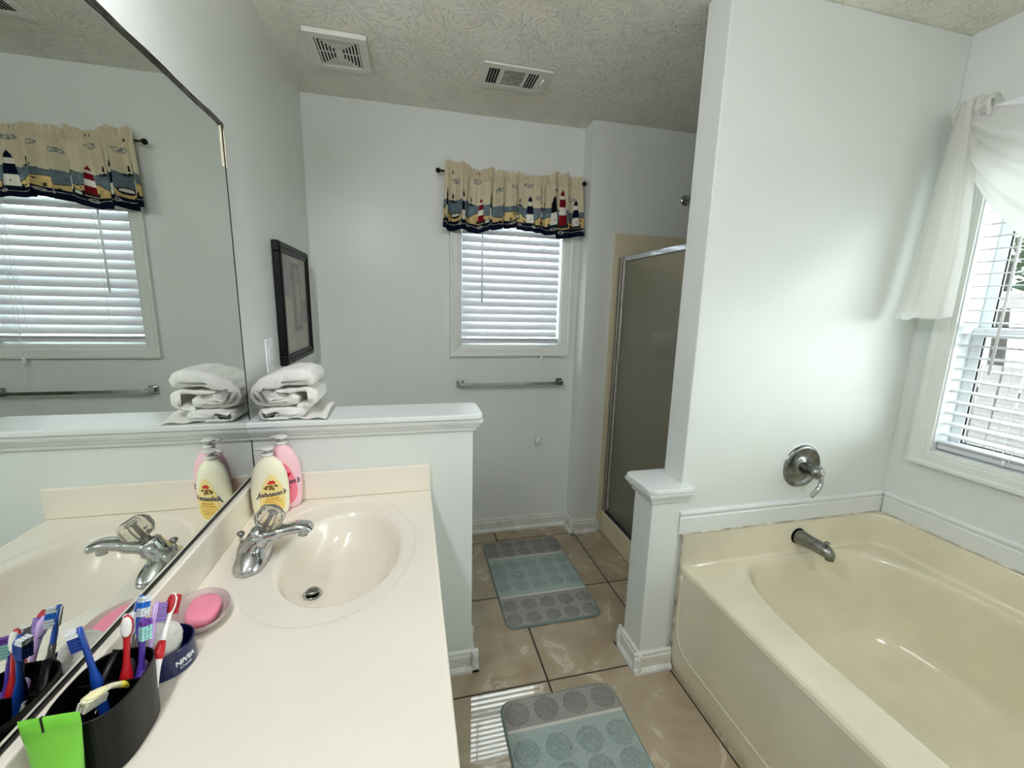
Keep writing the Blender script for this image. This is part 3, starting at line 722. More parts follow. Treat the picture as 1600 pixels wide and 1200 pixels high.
cd = root('added_fill_light', (1.45, -.35, H-.09), 'added round fill light on the ceiling, unseen behind the camera', 'light')  # invented dome lamp, out of view, added to brighten floor, tub and walls
bm = NB(); lathe(bm, (1.45, -.35, H-.001), [(.16, 0), (.165, .012), (.15, .02)], 40, (0, 0, -1)); emit('pan', bm, CHROME, cd, smooth=True)
bm = NB(); lathe(bm, (1.45, -.35, H-.020), [(.148, 0), (.145, .02), (.12, .045), (.07, .062), (.01, .068)], 40, (0, 0, -1)); emit('fill_dome', bm, mat('fill_dome_glow', '#ffffff', .4, emit='#f8faff', es=FILL_DOME_STRENGTH), cd, smooth=True)

# ------------------------------------------------------------ ceiling fan grille and air register
fg = root('exhaust_fan_grille', (.247, 2.02, H-.012), 'square white exhaust fan grille with nested slots, nearer the mirror wall', 'fan grille')
fx0, fx1, fy0, fy1 = .132, .362, 1.892, 2.148; fcx, fcy = (fx0+fx1)/2, (fy0+fy1)/2
VENTM = mat('aged_white_plastic', '#dcdad0', .4, var=.05, vscale=30)
bm = NB(); box(bm, fx0+.03, fx1-.03, fy0+.03, fy1-.03, H-.0125, H-.001); emit('dark_backing', bm, DARK, fg)
def sqring(bm, hx, hy, t, z0, z1):
    box(bm, fcx-hx, fcx+hx, fcy-hy, fcy-hy+t, z0, z1); box(bm, fcx-hx, fcx+hx, fcy+hy-t, fcy+hy, z0, z1)
    box(bm, fcx-hx, fcx-hx+t, fcy-hy+t, fcy+hy-t, z0, z1); box(bm, fcx+hx-t, fcx+hx, fcy-hy+t, fcy+hy-t, z0, z1)
bm = NB(); sqring(bm, (fx1-fx0)/2, (fy1-fy0)/2, .034, H-.020, H-.002); emit('grille_frame', bm, VENTM, fg, bevel=.002)
for k in range(6):
    hx = .078-.0125*k; bm = NB(); sqring(bm, hx, hx+.013, .0058, H-.0165, H-.0140); emit('grille_ring', bm, VENTM, fg)
bm = NB(); box(bm, fcx-.012, fcx+.012, fcy-.018, fcy+.018, H-.0165, H-.0130); emit('grille_center', bm, VENTM, fg, bevel=.001)
bm = NB(); box(bm, fcx-.003, fcx+.003, fcy-.09, fcy+.09, H-.0145, H-.0130); box(bm, fcx-.08, fcx+.08, fcy-.003, fcy+.003, H-.0145, H-.0130); emit('grille_rib', bm, VENTM, fg)

ar = root('air_register', (.977, 2.023, H-.01), 'rectangular white ceiling air register with dirty louvres', 'air register')
ax0, ax1, ay0, ay1 = .824, 1.127, 1.927, 2.121
bm = NB(); box(bm, ax0+.02, ax1-.02, ay0+.02, ay1-.02, H-.0065, H-.001); emit('dark_backing', bm, DARK, ar)
bm = NB()
fw = .034; z0, z1 = H-.010, H-.002
box(bm, ax0, ax1, ay0, ay0+fw, z0, z1); box(bm, ax0, ax1, ay1-fw, ay1, z0, z1)
box(bm, ax0, ax0+.030, ay0+fw, ay1-fw, z0, z1); box(bm, ax1-.052, ax1, ay0+fw, ay1-fw, z0, z1)
box(bm, ax0+.080, ax0+.098, ay0+fw, ay1-fw, z0, z1); box(bm, ax1-.112, ax1-.098, ay0+fw, ay1-fw, z0, z1)
emit('register_frame', bm, VENTM, ar, bevel=.0015)
for x0 in (ax0+.030, ax1-.098):
    for k in range(4):
        x = x0+.0065+k*.0125
        if k < 4 and x+.003 < (ax0+.080 if x0 < .95 else ax1-.052)-.001:
            bm = NB(); obox(bm, (x+.003, (ay0+ay1)/2, H-.0090), ((cos(.5), 0, sin(.5)), (0, 1, 0), (-sin(.5), 0, cos(.5))), .0028 if x0 > .95 else .0012, (ay1-ay0)/2-fw, .0006); emit('louvre', bm, VENTM, ar)
for k in range(11):
    y = ay0+fw+.006+k*.0112
    bm = NB(); obox(bm, ((ax0+.098+ax1-.112)/2, y, H-.0090), ((1, 0, 0), (0, cos(.2), sin(.2)), (0, -sin(.2), cos(.2))), .0465, .0046, .0005); emit('louvre', bm, mat('dusty_louvre', '#c9c6ba', .5, var=.5, vscale=40), ar)
bm = NB(); box(bm, ax1-.030, ax1-.024, ay0+.06, ay0+.10, H-.020, H-.010); emit('damper_lever', bm, WHITEP, ar, bevel=.001)
bm = NB(); lathe(bm, (ax0+.014, (ay0+ay1)/2, H-.0100), [(.004, 0), (.003, .0015)], 12, (0, 0, -1)); emit('screw', bm, WHITEP, ar)

# ------------------------------------------------------------ towel bar under the far window
tb = root('towel_bar', (1.08, D, .975), 'chrome towel bar on the far wall below the window', 'towel bar')
for x in (.782, 1.400):
    bm = NB(); box(bm, x-.021, x+.021, D-.009, D-.001, .955, 1.000); box(bm, x-.011, x+.011, D-.062, D-.009, .966, .992); emit('bracket', bm, CHROME, tb, bevel=.003)
bm = NB(); box(bm, .775, 1.407, D-.064, D-.048, .971, .987); emit('bar', bm, CHROME, tb, bevel=.002)

# ------------------------------------------------------------ picture and switch on the left wall
pf = root('framed_picture', (.0, 2.06, 1.18), 'black framed picture of grey and tan blocks on the left wall', 'picture')
PY0, PY1, PZ0, PZ1 = 1.80, 2.262, 1.180, 1.662
def pframe(t0, t1, x0, x1):
    bm = NB(); a0, a1, b0, b1 = PY0+t0, PY1-t0, PZ0+t0, PZ1-t0; w = t1-t0
    box(bm, x0, x1, a0, a1, b0, b0+w); box(bm, x0, x1, a0, a1, b1-w, b1); box(bm, x0, x1, a0, a0+w, b0+w, b1-w); box(bm, x0, x1, a1-w, a1, b0+w, b1-w); return bm
emit('frame', pframe(0, .042, .001, .026), BLACKW, pf, bevel=.004)
emit('frame_lip', pframe(.006, .024, .0255, .031), BLACKW, pf, bevel=.003)
pi_ = []
def patch(name, a0, a1, b0, b1, col, x, lab):
    bm = NB(); box(bm, x-.0006, x, a0, a1, b0, b1); emit(name, bm, mat('print_'+col.strip('#'), col, .35, var=.18, vscale=25), pf, label=lab)
patch('artwork', PY0+.04, PY1-.04, PZ0+.04, PZ1-.04, '#a39a90', 0.0190, 'taupe picture ground')
patch('printed_block', PY0+.05, PY0+.18, PZ0+.27, PZ1-.05, '#94868a', 0.0197, 'mauve upper left block')
patch('printed_block', PY0+.05, PY0+.20, PZ0+.05, PZ0+.26, '#aba292', 0.0197, 'pale tan lower block')
patch('printed_block', PY0+.185, PY0+.310, PZ0+.125, PZ0+.415, '#70706a', 0.0204, 'dark grey upright block')
patch('printed_block', PY0+.205, PY0+.290, PZ0+.150, PZ0+.390, '#8f8b84', 0.0211, 'mid grey inner block')
patch('printed_block', PY0+.230, PY0+.280, PZ0+.210, PZ0+.330, '#b3a08c', 0.0218, 'tan block in the centre')
patch('printed_block', PY0+.315, PY1-.05, PZ0+.16, PZ0+.26, '#82827e', 0.0197, 'grey right block')
bm = NB(); box(bm, .0235, .0245, PY0+.04, PY1-.04, PZ0+.04, PZ1-.04); emit('picture_glass', bm, glass_mat('picture_pane', '#ffffff', .05, .035), pf)
sw = root('light_switch', (0, 1.672, 1.175), 'white light switch plate beside the framed picture', 'light switch')
bm = NB(); box(bm, .001, .007, 1.634, 1.712, 1.176, 1.300); emit('plate', bm, WHITEP, sw, bevel=.003)
bm = NB(); box(bm, .007, .0095, 1.660, 1.686, 1.205, 1.270); emit('rocker', bm, TRIM, sw, bevel=.001)

# ------------------------------------------------------------ shower stall and door
st = root('shower_stall', (2.1, 1.86, 0), 'cream moulded shower surround and curb in the far right alcove', 'shower stall')
SUR = mat('shower_surround', '#d0c6a8', .3, var=.06, vscale=5)
bm = NB(); box(bm, 1.684, 1.79, 1.411, DJ-.004, .002, .147); emit('curb', bm, SUR, st, bevel=.010, bseg=3)
bm = NB(); box(bm, 1.79, W-.003, 1.411, DJ-.004, .002, .06); emit('pan', bm, SUR, st)
bm = NB(); box(bm, 1.658, W-.004, DJ-.014, DJ-.001, .148, 1.862); emit('back_panel', bm, SUR, st, bevel=.002)
bm = NB(); box(bm, W-.018, W-.002, 1.411, DJ-.015, .06, 1.862); emit('side_panel', bm, SUR, st, bevel=.002)
bm = NB(); box(bm, 1.70, W-.019, 1.408, 1.420, .06, 1.862); emit('side_panel', bm, SUR, st, bevel=.002)
bm = NB(); box(bm, 1.654, 1.683, DJ-.020, DJ-.0145, .0895, 1.735); emit('jamb_flange', bm, SUR, st, bevel=.002)
sd = root('shower_door', (1.71, 1.86, .147), 'framed shower door with dark obscured glass', 'shower door')
ALU = mat('aged_aluminium', '#c9c8c2', .28, metal=.85, var=.12, vscale=20)
bm = NB(); box(bm, 1.690, 1.722, DJ-.046, DJ-.0155, .150, 1.726); emit('wall_jamb', bm, ALU, sd, bevel=.003)
bm = NB(); box(bm, 1.692, 1.712, DJ-.080, DJ-.056, .18, 1.712); box(bm, 1.692, 1.712, 1.425, 1.448, .18, 1.712); emit('door_stile', bm, ALU, sd, bevel=.003)
bm = NB(); box(bm, 1.688, 1.724, 1.421, DJ-.047, 1.700, 1.728); emit('top_rail', bm, CHROME, sd, bevel=.004)
bm = NB(); box(bm, 1.688, 1.735, 1.421, DJ-.047, .1475, .156); box(bm, 1.705, 1.711, 1.421, DJ-.047, .156, .172); box(bm, 1.724, 1.730, 1.421, DJ-.047, .156, .178); emit('bottom_track', bm, DULL, sd, bevel=.001)
bm = NB(); box(bm, 1.692, 1.700, DJ-.056, DJ-.0475, .18, 1.70); emit('gap_shade_strip', bm, BLACKP, sd)  # black strip painting in the shade of the gap beside the jamb
bm = NB(); box(bm, 1.693, 1.703, 1.449, DJ-.081, .178, .205); emit('door_bottom_rail', bm, DULL, sd, bevel=.002)
OBS = mat('obscured_bronze_glass', '#c6c1a8', .14, trans=.72, ior=1.2, bump=.3, bscale=220, bdist=.001)
bm = NB(); box(bm, 1.698, 1.702, 1.449, DJ-.081, .206, 1.700); emit('glass_panel', bm, OBS, sd)
sv = root('shower_valve', (2.03, DJ-.02, 1.20), 'dark round shower valve blurred behind the obscured glass', 'shower valve')
bm = NB(); lathe(bm, (2.03, DJ-.015, 1.21), [(.10, 0), (.095, .012), (.03, .014), (.028, .05)], 32, (0, -1, 0)); emit('plate', bm, DARK, sv, smooth=True)
bm = NB(); lathe(bm, (2.03, DJ-.066, 1.21), [(.04, 0), (.085, .01), (.085, .035), (.05, .045)], 24, (0, -1, 0)); emit('handle', bm, DARK, sv, smooth=True)
sh = root('shower_spray', (2.095, DJ, 2.07), 'small dark shower head arm high on the far shower wall', 'shower')
bm = NB(); lathe(bm, (2.095, DJ-.001, 2.075), [(.030, 0), (.029, .006), (.015, .010)], 28, (0, -1, 0)); emit('flange', bm, CHROME, sh, smooth=True)
bm = NB(); sweep(bm, smooth_path([(2.095, DJ-.008, 2.075), (2.097, DJ-.07, 2.08), (2.10, DJ-.13, 2.05), (2.10, DJ-.16, 2.02)], 4), .010, 12); emit('arm', bm, DULL, sh, smooth=True)
bm = NB(); lathe(bm, (2.10, DJ-.155, 2.025), [(.012, 0), (.016, .01), (.032, .04), (.034, .05), (.028, .053)], 24, (0, -.6, -.8)); emit('spray_face', bm, DULL, sh, smooth=True)

# ------------------------------------------------------------ valance with printed lighthouses
def h2(a, b=0.): return mnoise.noise(Vector((a, b, 3.7)))
CREAM, NAVY, SAND, SEA, SEA2, RED, WHT, BLK, GRN = [Vector(lin(c)[:3]) for c in ('#d8ccaf', '#141a2b', '#c9ae74', '#6d7a80', '#55636a', '#7c1a22', '#e6e2d4', '#15161a', '#2f3a34')]
FAB = 1.15; FH = .335    # fabric length and body height
HOUSES = [(.16, .052, .150, 'n', 1.), (.30, .060, .125, 'r', .8), (.385, .055, .150, 'k', .95), (.70, .052, .165, 'n', 1.05), (.795, .060, .130, 'r', .9), (.90, .055, .160, 'k', 1.0), (.985, .070, .185, 'r', .95), (.035, .055, .150, 'k', .9), (1.10, .06, .15, 'n', .9)]
SMALL = [.085, .235, .49, .585, .635, .84, 1.04]
CLOUDS = [(.10, .245), (.27, .27), (.45, .225), (.69, .275), (.76, .205), (.93, .24), (1.07, .21), (.57, .25)]
BOATS = [(.10, .075), (.615, .075), (.34, .05)]
def print_color(u, v):
    """u metres along the cloth, v metres above the hem"""
    if v < .047:
        c = NAVY
        w = v-.031-.003*sin(u*34)
        if abs(w) < .0013: c = WHT*.55
        q = (u % .085)-.042
        if abs(sqrt((q/1.6)**2+(v-.031)**2)-.0065) < .0016: c = WHT*.6
        if v < .008: c = NAVY*.7
        return c
    sand_top = .088+.012*sin(u*23+1)+.010*sin(u*51)
    sea_top = .143+.004*h2(u*150)+.010*sin(u*9)
    if v < sand_top:
        c = SAND*(1+.18*h2(u*60, v*60))
        if h2(u*95+20, v*95) > .42: c = GRN*1.0
        if sand_top-v < .004: c = GRN*.8
    elif v < sea_top: c = SEA.lerp(SEA2, max(0, min(1, .5+.9*h2(u*70, v*130))))
    else: c = CREAM*(1+.05*h2(u*20, v*20))
    for cu_, cv in CLOUDS:
        e = sqrt(((u-cu_)/.026)**2+((v-cv)/.012)**2)+.25*h2(u*120, v*120)
        if .75 < e < 1.0 or (e < .75 and h2(u*180, v*200) > .1): c = SEA*1.15
    for us in SMALL:
        d = abs(u-us)
        b0 = .142
        if b0 < v < b0+.042 and d < .0065-.09*(v-b0): c = BLK if v > b0+.024 or int((v-b0)/.006) % 2 else WHT*.9
        if b0-.002 < v < b0+.005 and d < .020: c = GRN*.7
    for ub, vb in BOATS:
        e = sqrt(((u-ub)/.024)**2+((v-vb)/.015)**2)
        if e < 1: c = WHT*.85 if e < .75 and v > vb-.004 else BLK*1.6
    for uh, b0, hh, kind, sc_ in HOUSES:
        d = abs(u-uh); t = (v-b0)/hh
        if -.08 < t < .06 and d < .030*sc_*(1-.2*t) : c = GRN*.9 if h2(u*200, v*200) > -.1 else BLK
        if 0 <= t <= 1.0:
            half = (.0205-.0085*t)*sc_
            if t > .80: half = .0105*sc_ if t < .86 else .0105*sc_*(1.0-t)/.14
            if d < half:
                if kind == 'n': c = NAVY if (.32 < t < .62 or t > .78) else WHT
                elif kind == 'r': c = RED if (t < .28 or .5 < t < .72 or t > .82) else WHT
                else: c = BLK if t > .42 else WHT
                if u > uh+half*.45: c = c*.75
                if abs(t-.15) < .025 and d < .002: c = BLK
    return c
vl2 = root('valance', (1.07, D-.06, 1.84), 'gathered window valance printed with lighthouses and navy border', 'curtain')
NU, NV = 640, 190
X0v, X1v = .692, 1.455; ZROD = 2.127
def vfold(u, zt):
    """fold phase at fabric position"""
    return 1.15*sin(u*44+1.6*sin(u*13)) + .35*sin(u*97+2)
def vpos(a, t):
    """a 0..1 across, t 0..1 up (0 hem, 1 ruffle top)"""
    u = a*FAB; x = X0v-.018*(1-t)*(1-a)*1. + (X1v-X0v+.030*(1-t)*(.6))*(a+.012*sin(u*44+1.6*sin(u*13)+.8)*(1-.5*t))
    z_hem = 1.842 - .012*sin(a*9) + .014*(1 if .40 < a < .50 else 0) - .006*sin(a*31)
    ruffle = .034 + .014*sin(u*14+.6) + .012*h2(u*30, 1.)
    if .36 < a < .52: ruffle -= .020
    ztop = ZROD+.006*sin(a*7)+ruffle
    z = z_hem + (ztop-z_hem)*t
    zt = (z-ZROD)/.012
    amp = .010+.016*(1-t)
    if t > .86: amp = .008+.05*max(0, t-.90)
    pinch = math.exp(-zt*zt)
    y = D-.060 - .014*(1-pinch*.0) - amp*vfold(u, t)*(1-.45*pinch)
    if t > .8: y += .003*sin(u*300+4)+.004*h2(u*90, t*20)
    return Vector((x, min(y, D-.012), z))
me = bpy.data.meshes.new('valance_cloth'); vs = []; cols = []
off = Vector((1.07, D-.06, 1.84))
for j in range(NV+1):
    for i in range(NU+1):
        a, t = i/NU, j/NV; vs.append(vpos(a, t)-off)
        cc = print_color(a*FAB, t*(FH+.0)); cols += [cc[0], cc[1], cc[2], 1.]
me.from_pydata(vs, [], [(j*(NU+1)+i, j*(NU+1)+i+1, (j+1)*(NU+1)+i+1, (j+1)*(NU+1)+i) for j in range(NV) for i in range(NU)])
ca = me.color_attributes.new('Col', 'FLOAT_COLOR', 'POINT'); ca.data.foreach_set('color', cols)
for p in me.polygons: p.use_smooth = True
me.materials.append(PRINT)
o = bpy.data.objects.new('cloth', me); COL.objects.link(o); o.parent = vl2
rd = root('curtain_rod', (1.07, D-.06, ZROD-.01), 'thin dark curtain rod with ball finials carrying the printed valance', 'curtain rod')
BRZ = mat('dark_bronze', '#1c1210', .3, metal=.6)
bm = NB(); sweep(bm, [(.668, D-.060, ZROD), (1.476, D-.060, ZROD+.004)], .0055, 12); emit('rod', bm, mat('rod_brown', '#4a3a26', .35, metal=.5), rd, smooth=True)
for x in (.660, 1.482):
    bm = NB(); bmesh.ops.create_uvsphere(bm, u_segments=18, v_segments=12, radius=.013); bmesh.ops.translate(bm, verts=bm.verts, vec=(x, D-.060, ZROD+(.004 if x > 1 else 0))); emit('finial', bm, BRZ, rd, smooth=True)
for x in (.74, 1.40):
    bm = NB(); box(bm, x-.004, x+.004, D-.066, D-.001, ZROD-.010, ZROD-.0045); box(bm, x-.008, x+.008, D-.004, D-.0005, ZROD-.03, ZROD+.02); emit('bracket', bm, BRZ, rd)

# ------------------------------------------------------------ sheer scarf curtain at the tub window
sc = root('sheer_scarf_curtain', (2.40, .70, 1.42), 'white sheer scarf curtain draped over the bright tub window', 'curtain')
def tail_l(z): # left edge y and x
    t = (2.16-z)/.75; return Vector((2.405-.082*t+.01*sin(t*3), 1.215+.045*sqrt(max(t, 0)), z))
def tail_r(z):
    t = (2.16-z)/.75; return Vector((2.400-.045*t, 1.165-.055*sin(min(t*1.9, 1.4))-.030*max(0, t-.45), z))
def tailf(s, t):
    zt = 2.165+.010*sin(s*9); zb = 1.418+.004*sin(s*14)+.012*s
    z = zt+(zb-zt)*t
    a, b_ = tail_l(z), tail_r(z); p = a.lerp(b_, s); p.z = z
    fold = (.014*sin(s*7+.8)+.005*sin(s*15+t*1.5))*(.35+.65*min(1, t*2.2))
    p.x += fold-.020*sin(pi*s)*(1-t*.4); p.y += .004*sin(s*30)
    p.y = min(p.y, YT-.012); return p
bm = NB(); sheet(bm, tailf, 90, 80); o = emit('tail', bm, SHEER, sc, smooth=True); solid(o, .0012)
def tail2(s, t):   # second, deeper layer of the tail
    p = tailf(min(1, s*.8+.1), t); p.x += .030+.006*sin(s*17); p.z += .035*t; p.y = min(p.y+.006*sin(s*8), YT-.012); return p
bm = NB(); sheet(bm, tail2, 60, 60); o = emit('tail_layer', bm, SHEER, sc, smooth=True); solid(o, .0012)
def swagf(s, t):   # s along from knot to the far holder, t from upper to lower edge
    y = 1.205-s*1.36
    k = sin(pi*s)
    up_ = 2.165-.14*k**.8
    lo_ = 2.10-.62*k**.62
    z = up_+(lo_-up_)*t
    fold = .013*sin(t*15+2.5*s)+.004*sin(t*37+s*6)
    x = 2.425-.045*k**.5+fold*(1-.3*t)-.028*sin(pi*t)*k**.4
    return Vector((x, y+.008*sin(t*20)*k, z))
bm = NB(); sheet(bm, swagf, 120, 110); o = emit('swag', bm, SHEER, sc, smooth=True); solid(o, .0012)
bm = NB()   # bunched knot over the holder
def knotf(s, t):
    a = -pi*.35+pi*1.5*t; y = 1.125+.105*s
    r_ = .032+.006*sin(s*22)+.004*sin(a*5+s*9)
    return Vector((2.425-r_*cos(a), y, 2.135+r_*sin(a)+.012*sin(pi*s)))
sheet(bm, knotf, 50, 40); o = emit('gather', bm, SHEER, sc, smooth=True); solid(o, .0012)
sr = root('scarf_rod', (2.43, .70, 2.11), 'white curtain rod holding the sheer scarf above the tub window', 'curtain rod')
bm = NB(); box(bm, 2.418, 2.438, -.17, 1.19, 2.095, 2.135); emit('rod', bm, WHITEP, sr, bevel=.004)
for y in (-.15, 1.18):
    bm = NB(); box(bm, 2.438, W-.0005, y-.012, y+.012, 2.10, 2.13); emit('bracket', bm, WHITEP, sr, bevel=.003)

# ------------------------------------------------------------ rugs
def rug(x0, x1, y0, y1, stripes, cols, rows, npc, cr_, label, seg):
    r_ = root('bath_rug', ((x0+x1)/2, (y0+y1)/2, 0), label, 'rug', 'bath rugs on the tile floor')
    EDGE = mat('rug_binding', '#6d807c', .9, var=.1, vscale=60)
    bm = NB(); prism(bm, rrect(x0, x1, y0, y1, .045, 8), 'z', .0006, .008); emit('binding', bm, EDGE, r_, bevel=.003)
    ys_ = [y0+.007]+stripes+[y1-.007]
    def clampc(x, y):
        R = .040; a0, a1, b0, b1 = x0+.007+R, x1-.007-R, y0+.007+R, y1-.007-R
        cx_, cy_ = min(max(x, a0), a1), min(max(y, b0), b1); dx, dy = x-cx_, y-cy_; l = sqrt(dx*dx+dy*dy)
        if l > R: return cx_+dx/l*R, cy_+dy/l*R
        return x, y
    for k in range(len(ys_)-1):
        a, b_ = ys_[k], ys_[k+1]; m = {'g': PILE_G, 't': PILE_T}[cols[k]]
        bm = NB(); nx, ny = int((x1-x0)/.0035), max(2, int((b_-a)/.0035))
        def f(s, t):
            x, y = clampc(x0+.007+s*(x1-x0-.014), a+t*(b_-a)); q = mnoise.noise(Vector((x*160, y*160, 1)))+.6*mnoise.noise(Vector((x*330, y*330, 4)))
            edge = min(1, min(s, 1-s, ) * nx/2.)
            return Vector((x, y, .0095+.0022*q*edge))
        sheet(bm, f, nx, ny); o = emit('pile_band', bm, m, r_, smooth=True, label={'g': 'grey pile band', 't': 'blue green pile band'}[cols[k]])
    for s_ in stripes:
        bm = NB()
        rings(bm, [[Vector((x, s_-.0055+.001*mnoise.noise(Vector((x*200, s_, 0))), .0085)), Vector((x, s_-.003, .0135)), Vector((x, s_+.003, .0135)), Vector((x, s_+.0055+.001*mnoise.noise(Vector((x*200, s_, 5))), .0085))] for x in [x0+.008+(x1-x0-.016)*q/60 for q in range(61)]], True)
        emit('stripe', bm, mat('rug_white_yarn', '#c6c4ba', .95, bump=.6, bscale=500), r_, label='off-white stripe')
    meshes = {}
    for yy, c in rows:
        for k in range(npc):
            xx = x0+(x1-x0)*(k+.5)/npc
            if c not in meshes:
                meshes[c] = []
                for v_ in range(3):
                    bm = NB(); nr, na = 12, 48; lp = []
                    for q in range(nr+1):
                        rr = cr_*q/nr
                        lp.append([Vector(((rr+.0034*mnoise.noise(Vector((cos(2*pi*w/na)*5, sin(2*pi*w/na)*6, v_)))*(q/nr))*cos(2*pi*w/na), rr*sin(2*pi*w/na), (.0065*(1-(q/nr)**5)+.0042*mnoise.noise(Vector((rr*cos(2*pi*w/na)*150, rr*sin(2*pi*w/na)*170, v_*9)))*(1 if q < nr else 0)+.0105) if q < nr else .0085)) for w in range(na)])
                    rings(bm, lp[1:], False); bm.faces.new([v for v in bm.verts][:na])
                    bmesh.ops.recalc_face_normals(bm, faces=bm.faces)
                    mm_ = bpy.data.meshes.new('tufted_disc'); bm.to_mesh(mm_); bm.free(); mm_.materials.append({'g': TUFT_G, 't': TUFT_T}[c])
                    for p in mm_.polygons: p.use_smooth = True
                    meshes[c].append(mm_)
            o = bpy.data.objects.new('tufted_disc', meshes[c][(k*7+int(yy*100)) % 3]); COL.objects.link(o); o.parent = r_
            o.location = Vector((xx, yy, 0))-r_.location; o.rotation_euler = (0, 0, random.random()*6)
    return r_
PILE_G = mat('rug_grey_pile', '#a09e98', .95, var=.18, vscale=120, bump=.9, bscale=420, bdist=.004)
TUFT_G = mat('rug_grey_tuft', '#94928c', .95, var=.32, vscale=160, bump=1., bscale=380, bdist=.005)
PILE_T = mat('rug_teal_pile', '#a6b5b0', .95, var=.15, vscale=120, bump=.9, bscale=420, bdist=.004)
TUFT_T = mat('rug_teal_tuft', '#9dada8', .95, var=.28, vscale=160, bump=1., bscale=380, bdist=.005)
rug(.900, 1.368, 1.590, 2.290, [1.793, 2.115], 'gtg', [(1.640, 'g'), (1.728, 'g'), (1.868, 't'), (1.955, 't'), (2.042, 't'), (2.168, 'g'), (2.252, 'g')], 5, .0375, 'grey and teal bath rug by the shower, farther from the camera', 1)
rug(.790, 1.232, .600, 1.256, [.715, 1.138], 'gtg', [(.655, 'g'), (.775, 't'), (.87, 't'), (.965, 't'), (1.062, 't'), (1.198, 'g')], 4, .046, 'teal bath rug with one grey end band in view, beside the tub', 2)

# ------------------------------------------------------------ towels on the half wall
def ribbon(path, w, y0, y1, ny=44, k=9, seedv=0.):
    P_ = smooth_path([(p[0], 0, p[1]) for p in path], k); n = len(P_)
    side = []
    L1, L2 = [], []
    for i, p in enumerate(P_):
        t = (P_[min(i+1, n-1)]-P_[max(i-1, 0)]).normalized(); nn = Vector((-t.z, 0, t.x)); ww = w*(1+.15*sin(i*.7+seedv))
        L1.append(p+nn*ww/2); L2.append(p-nn*ww/2)
    t0 = (P_[1]-P_[0]).normalized(); t1 = (P_[-1]-P_[-2]).normalized()
    endc = [P_[-1]+t1*w*.35]; st_ = [P_[0]-t0*w*.35]
    out = L1+endc+L2[::-1]+st_
    ctr = P_+[P_[-1]]+P_[::-1]+[P_[0]]
    bm = NB(); loops = []
    prof = [(0, .55), (.03, .82), (.08, 1.), (.5, 1.03), (.92, 1.), (.97, .82), (1, .55)]
    import bisect
    for j in range(ny+1):
        t = j/ny
        for q in range(len(prof)-1):
            if prof[q][0] <= t <= prof[q+1][0]+1e-9: f_ = prof[q][1]+(prof[q+1][1]-prof[q][1])*(t-prof[q][0])/(prof[q+1][0]-prof[q][0]); break
        y = y0+(y1-y0)*t
        lp = []
        for o_, c_ in zip(out, ctr):
            v = c_.lerp(o_, f_); wob = mnoise.noise(Vector((v.x*18, y*14, v.z*18+seedv)))
            lp.append(Vector((v.x+.004*wob, y+.004*mnoise.noise(Vector((v.x*25, seedv, v.z*25))), v.z+.003*wob)))
        loops.append(lp)
    rings(bm, loops, True)
    bmesh.ops.triangulate(bm, faces=[f for f in bm.faces if len(f.verts) > 4])
    return bm
UP = [(0.036, 1.161), (0.082, 1.170), (0.126, 1.181), (0.186, 1.180), (0.197, 1.191), (0.192, 1.208), (0.172, 1.217), (0.139, 1.219), (0.096, 1.207), (0.055, 1.190), (0.032, 1.170), (0.024, 1.147), (0.034, 1.126), (0.058, 1.115), (0.104, 1.114), (0.141, 1.119), (0.147, 1.128), (0.137, 1.136), (0.105, 1.132), (0.070, 1.127)]
MID = [(0.056, 1.142), (0.095, 1.151), (0.136, 1.156), (0.178, 1.158), (0.200, 1.146), (0.200, 1.122), (0.180, 1.108), (0.150, 1.104)]
LOW = [(0.098, 1.083), (0.070, 1.081), (0.064, 1.077), (0.080, 1.073), (0.1, 1.074), (0.138, 1.075), (0.161, 1.079), (0.164, 1.090), (0.149, 1.097), (0.102, 1.098), (0.056, 1.096), (0.041, 1.086), (0.044, 1.075), (0.06, 1.070), (0.12, 1.069)]
t1_ = root('folded_towel', (.11, 1.49, 1.11), 'white bath towel rolled in thick folds, upper of the two on the half wall', 'towel', 'folded towels on the half wall')
o = emit('folded_layers', ribbon(UP, .0165, 1.412, 1.570), TERRY, t1_, smooth=True); disp(o, .0030, .007)
o = emit('inner_fold', ribbon(MID, .0165, 1.414, 1.566, seedv=2.), TERRY, t1_, smooth=True); disp(o, .0030, .007)
bm = NB()
rings(bm, [[Vector((.165+.024*s*cos(a), 1.418+.13*t, 1.203+.018*s*sin(a)+.002)) for a in [2*pi*q/20 for q in range(20)]] for t, s in ((0, .5), (.03, .85), (.1, 1), (.9, 1), (1, .6))], True)
o = emit('rolled_core', bm, TERRY, t1_, smooth=True); disp(o, .002, .007)
t2_ = root('folded_towel', (.11, 1.49, 1.063), 'flatter white towel squashed under the rolled one, with a loose corner spread to the right', 'towel', 'folded towels on the half wall')
o = emit('folded_layers', ribbon(LOW, .0125, 1.408, 1.572, seedv=5.), TERRY, t2_, smooth=True); disp(o, .0028, .007)
def flap(s, t):
    return Vector((.045+.190*s, 1.425+.145*t-.03*s*(1-t), 1.0645+.006*sin(s*9+t*4)**2+.034*max(0, s-.45)*(t if True else 1)))
bm = NB(); sheet(bm, flap, 30, 20); o = emit('loose_corner', bm, TERRY, t2_, smooth=True); solid(o, .003, 1.)

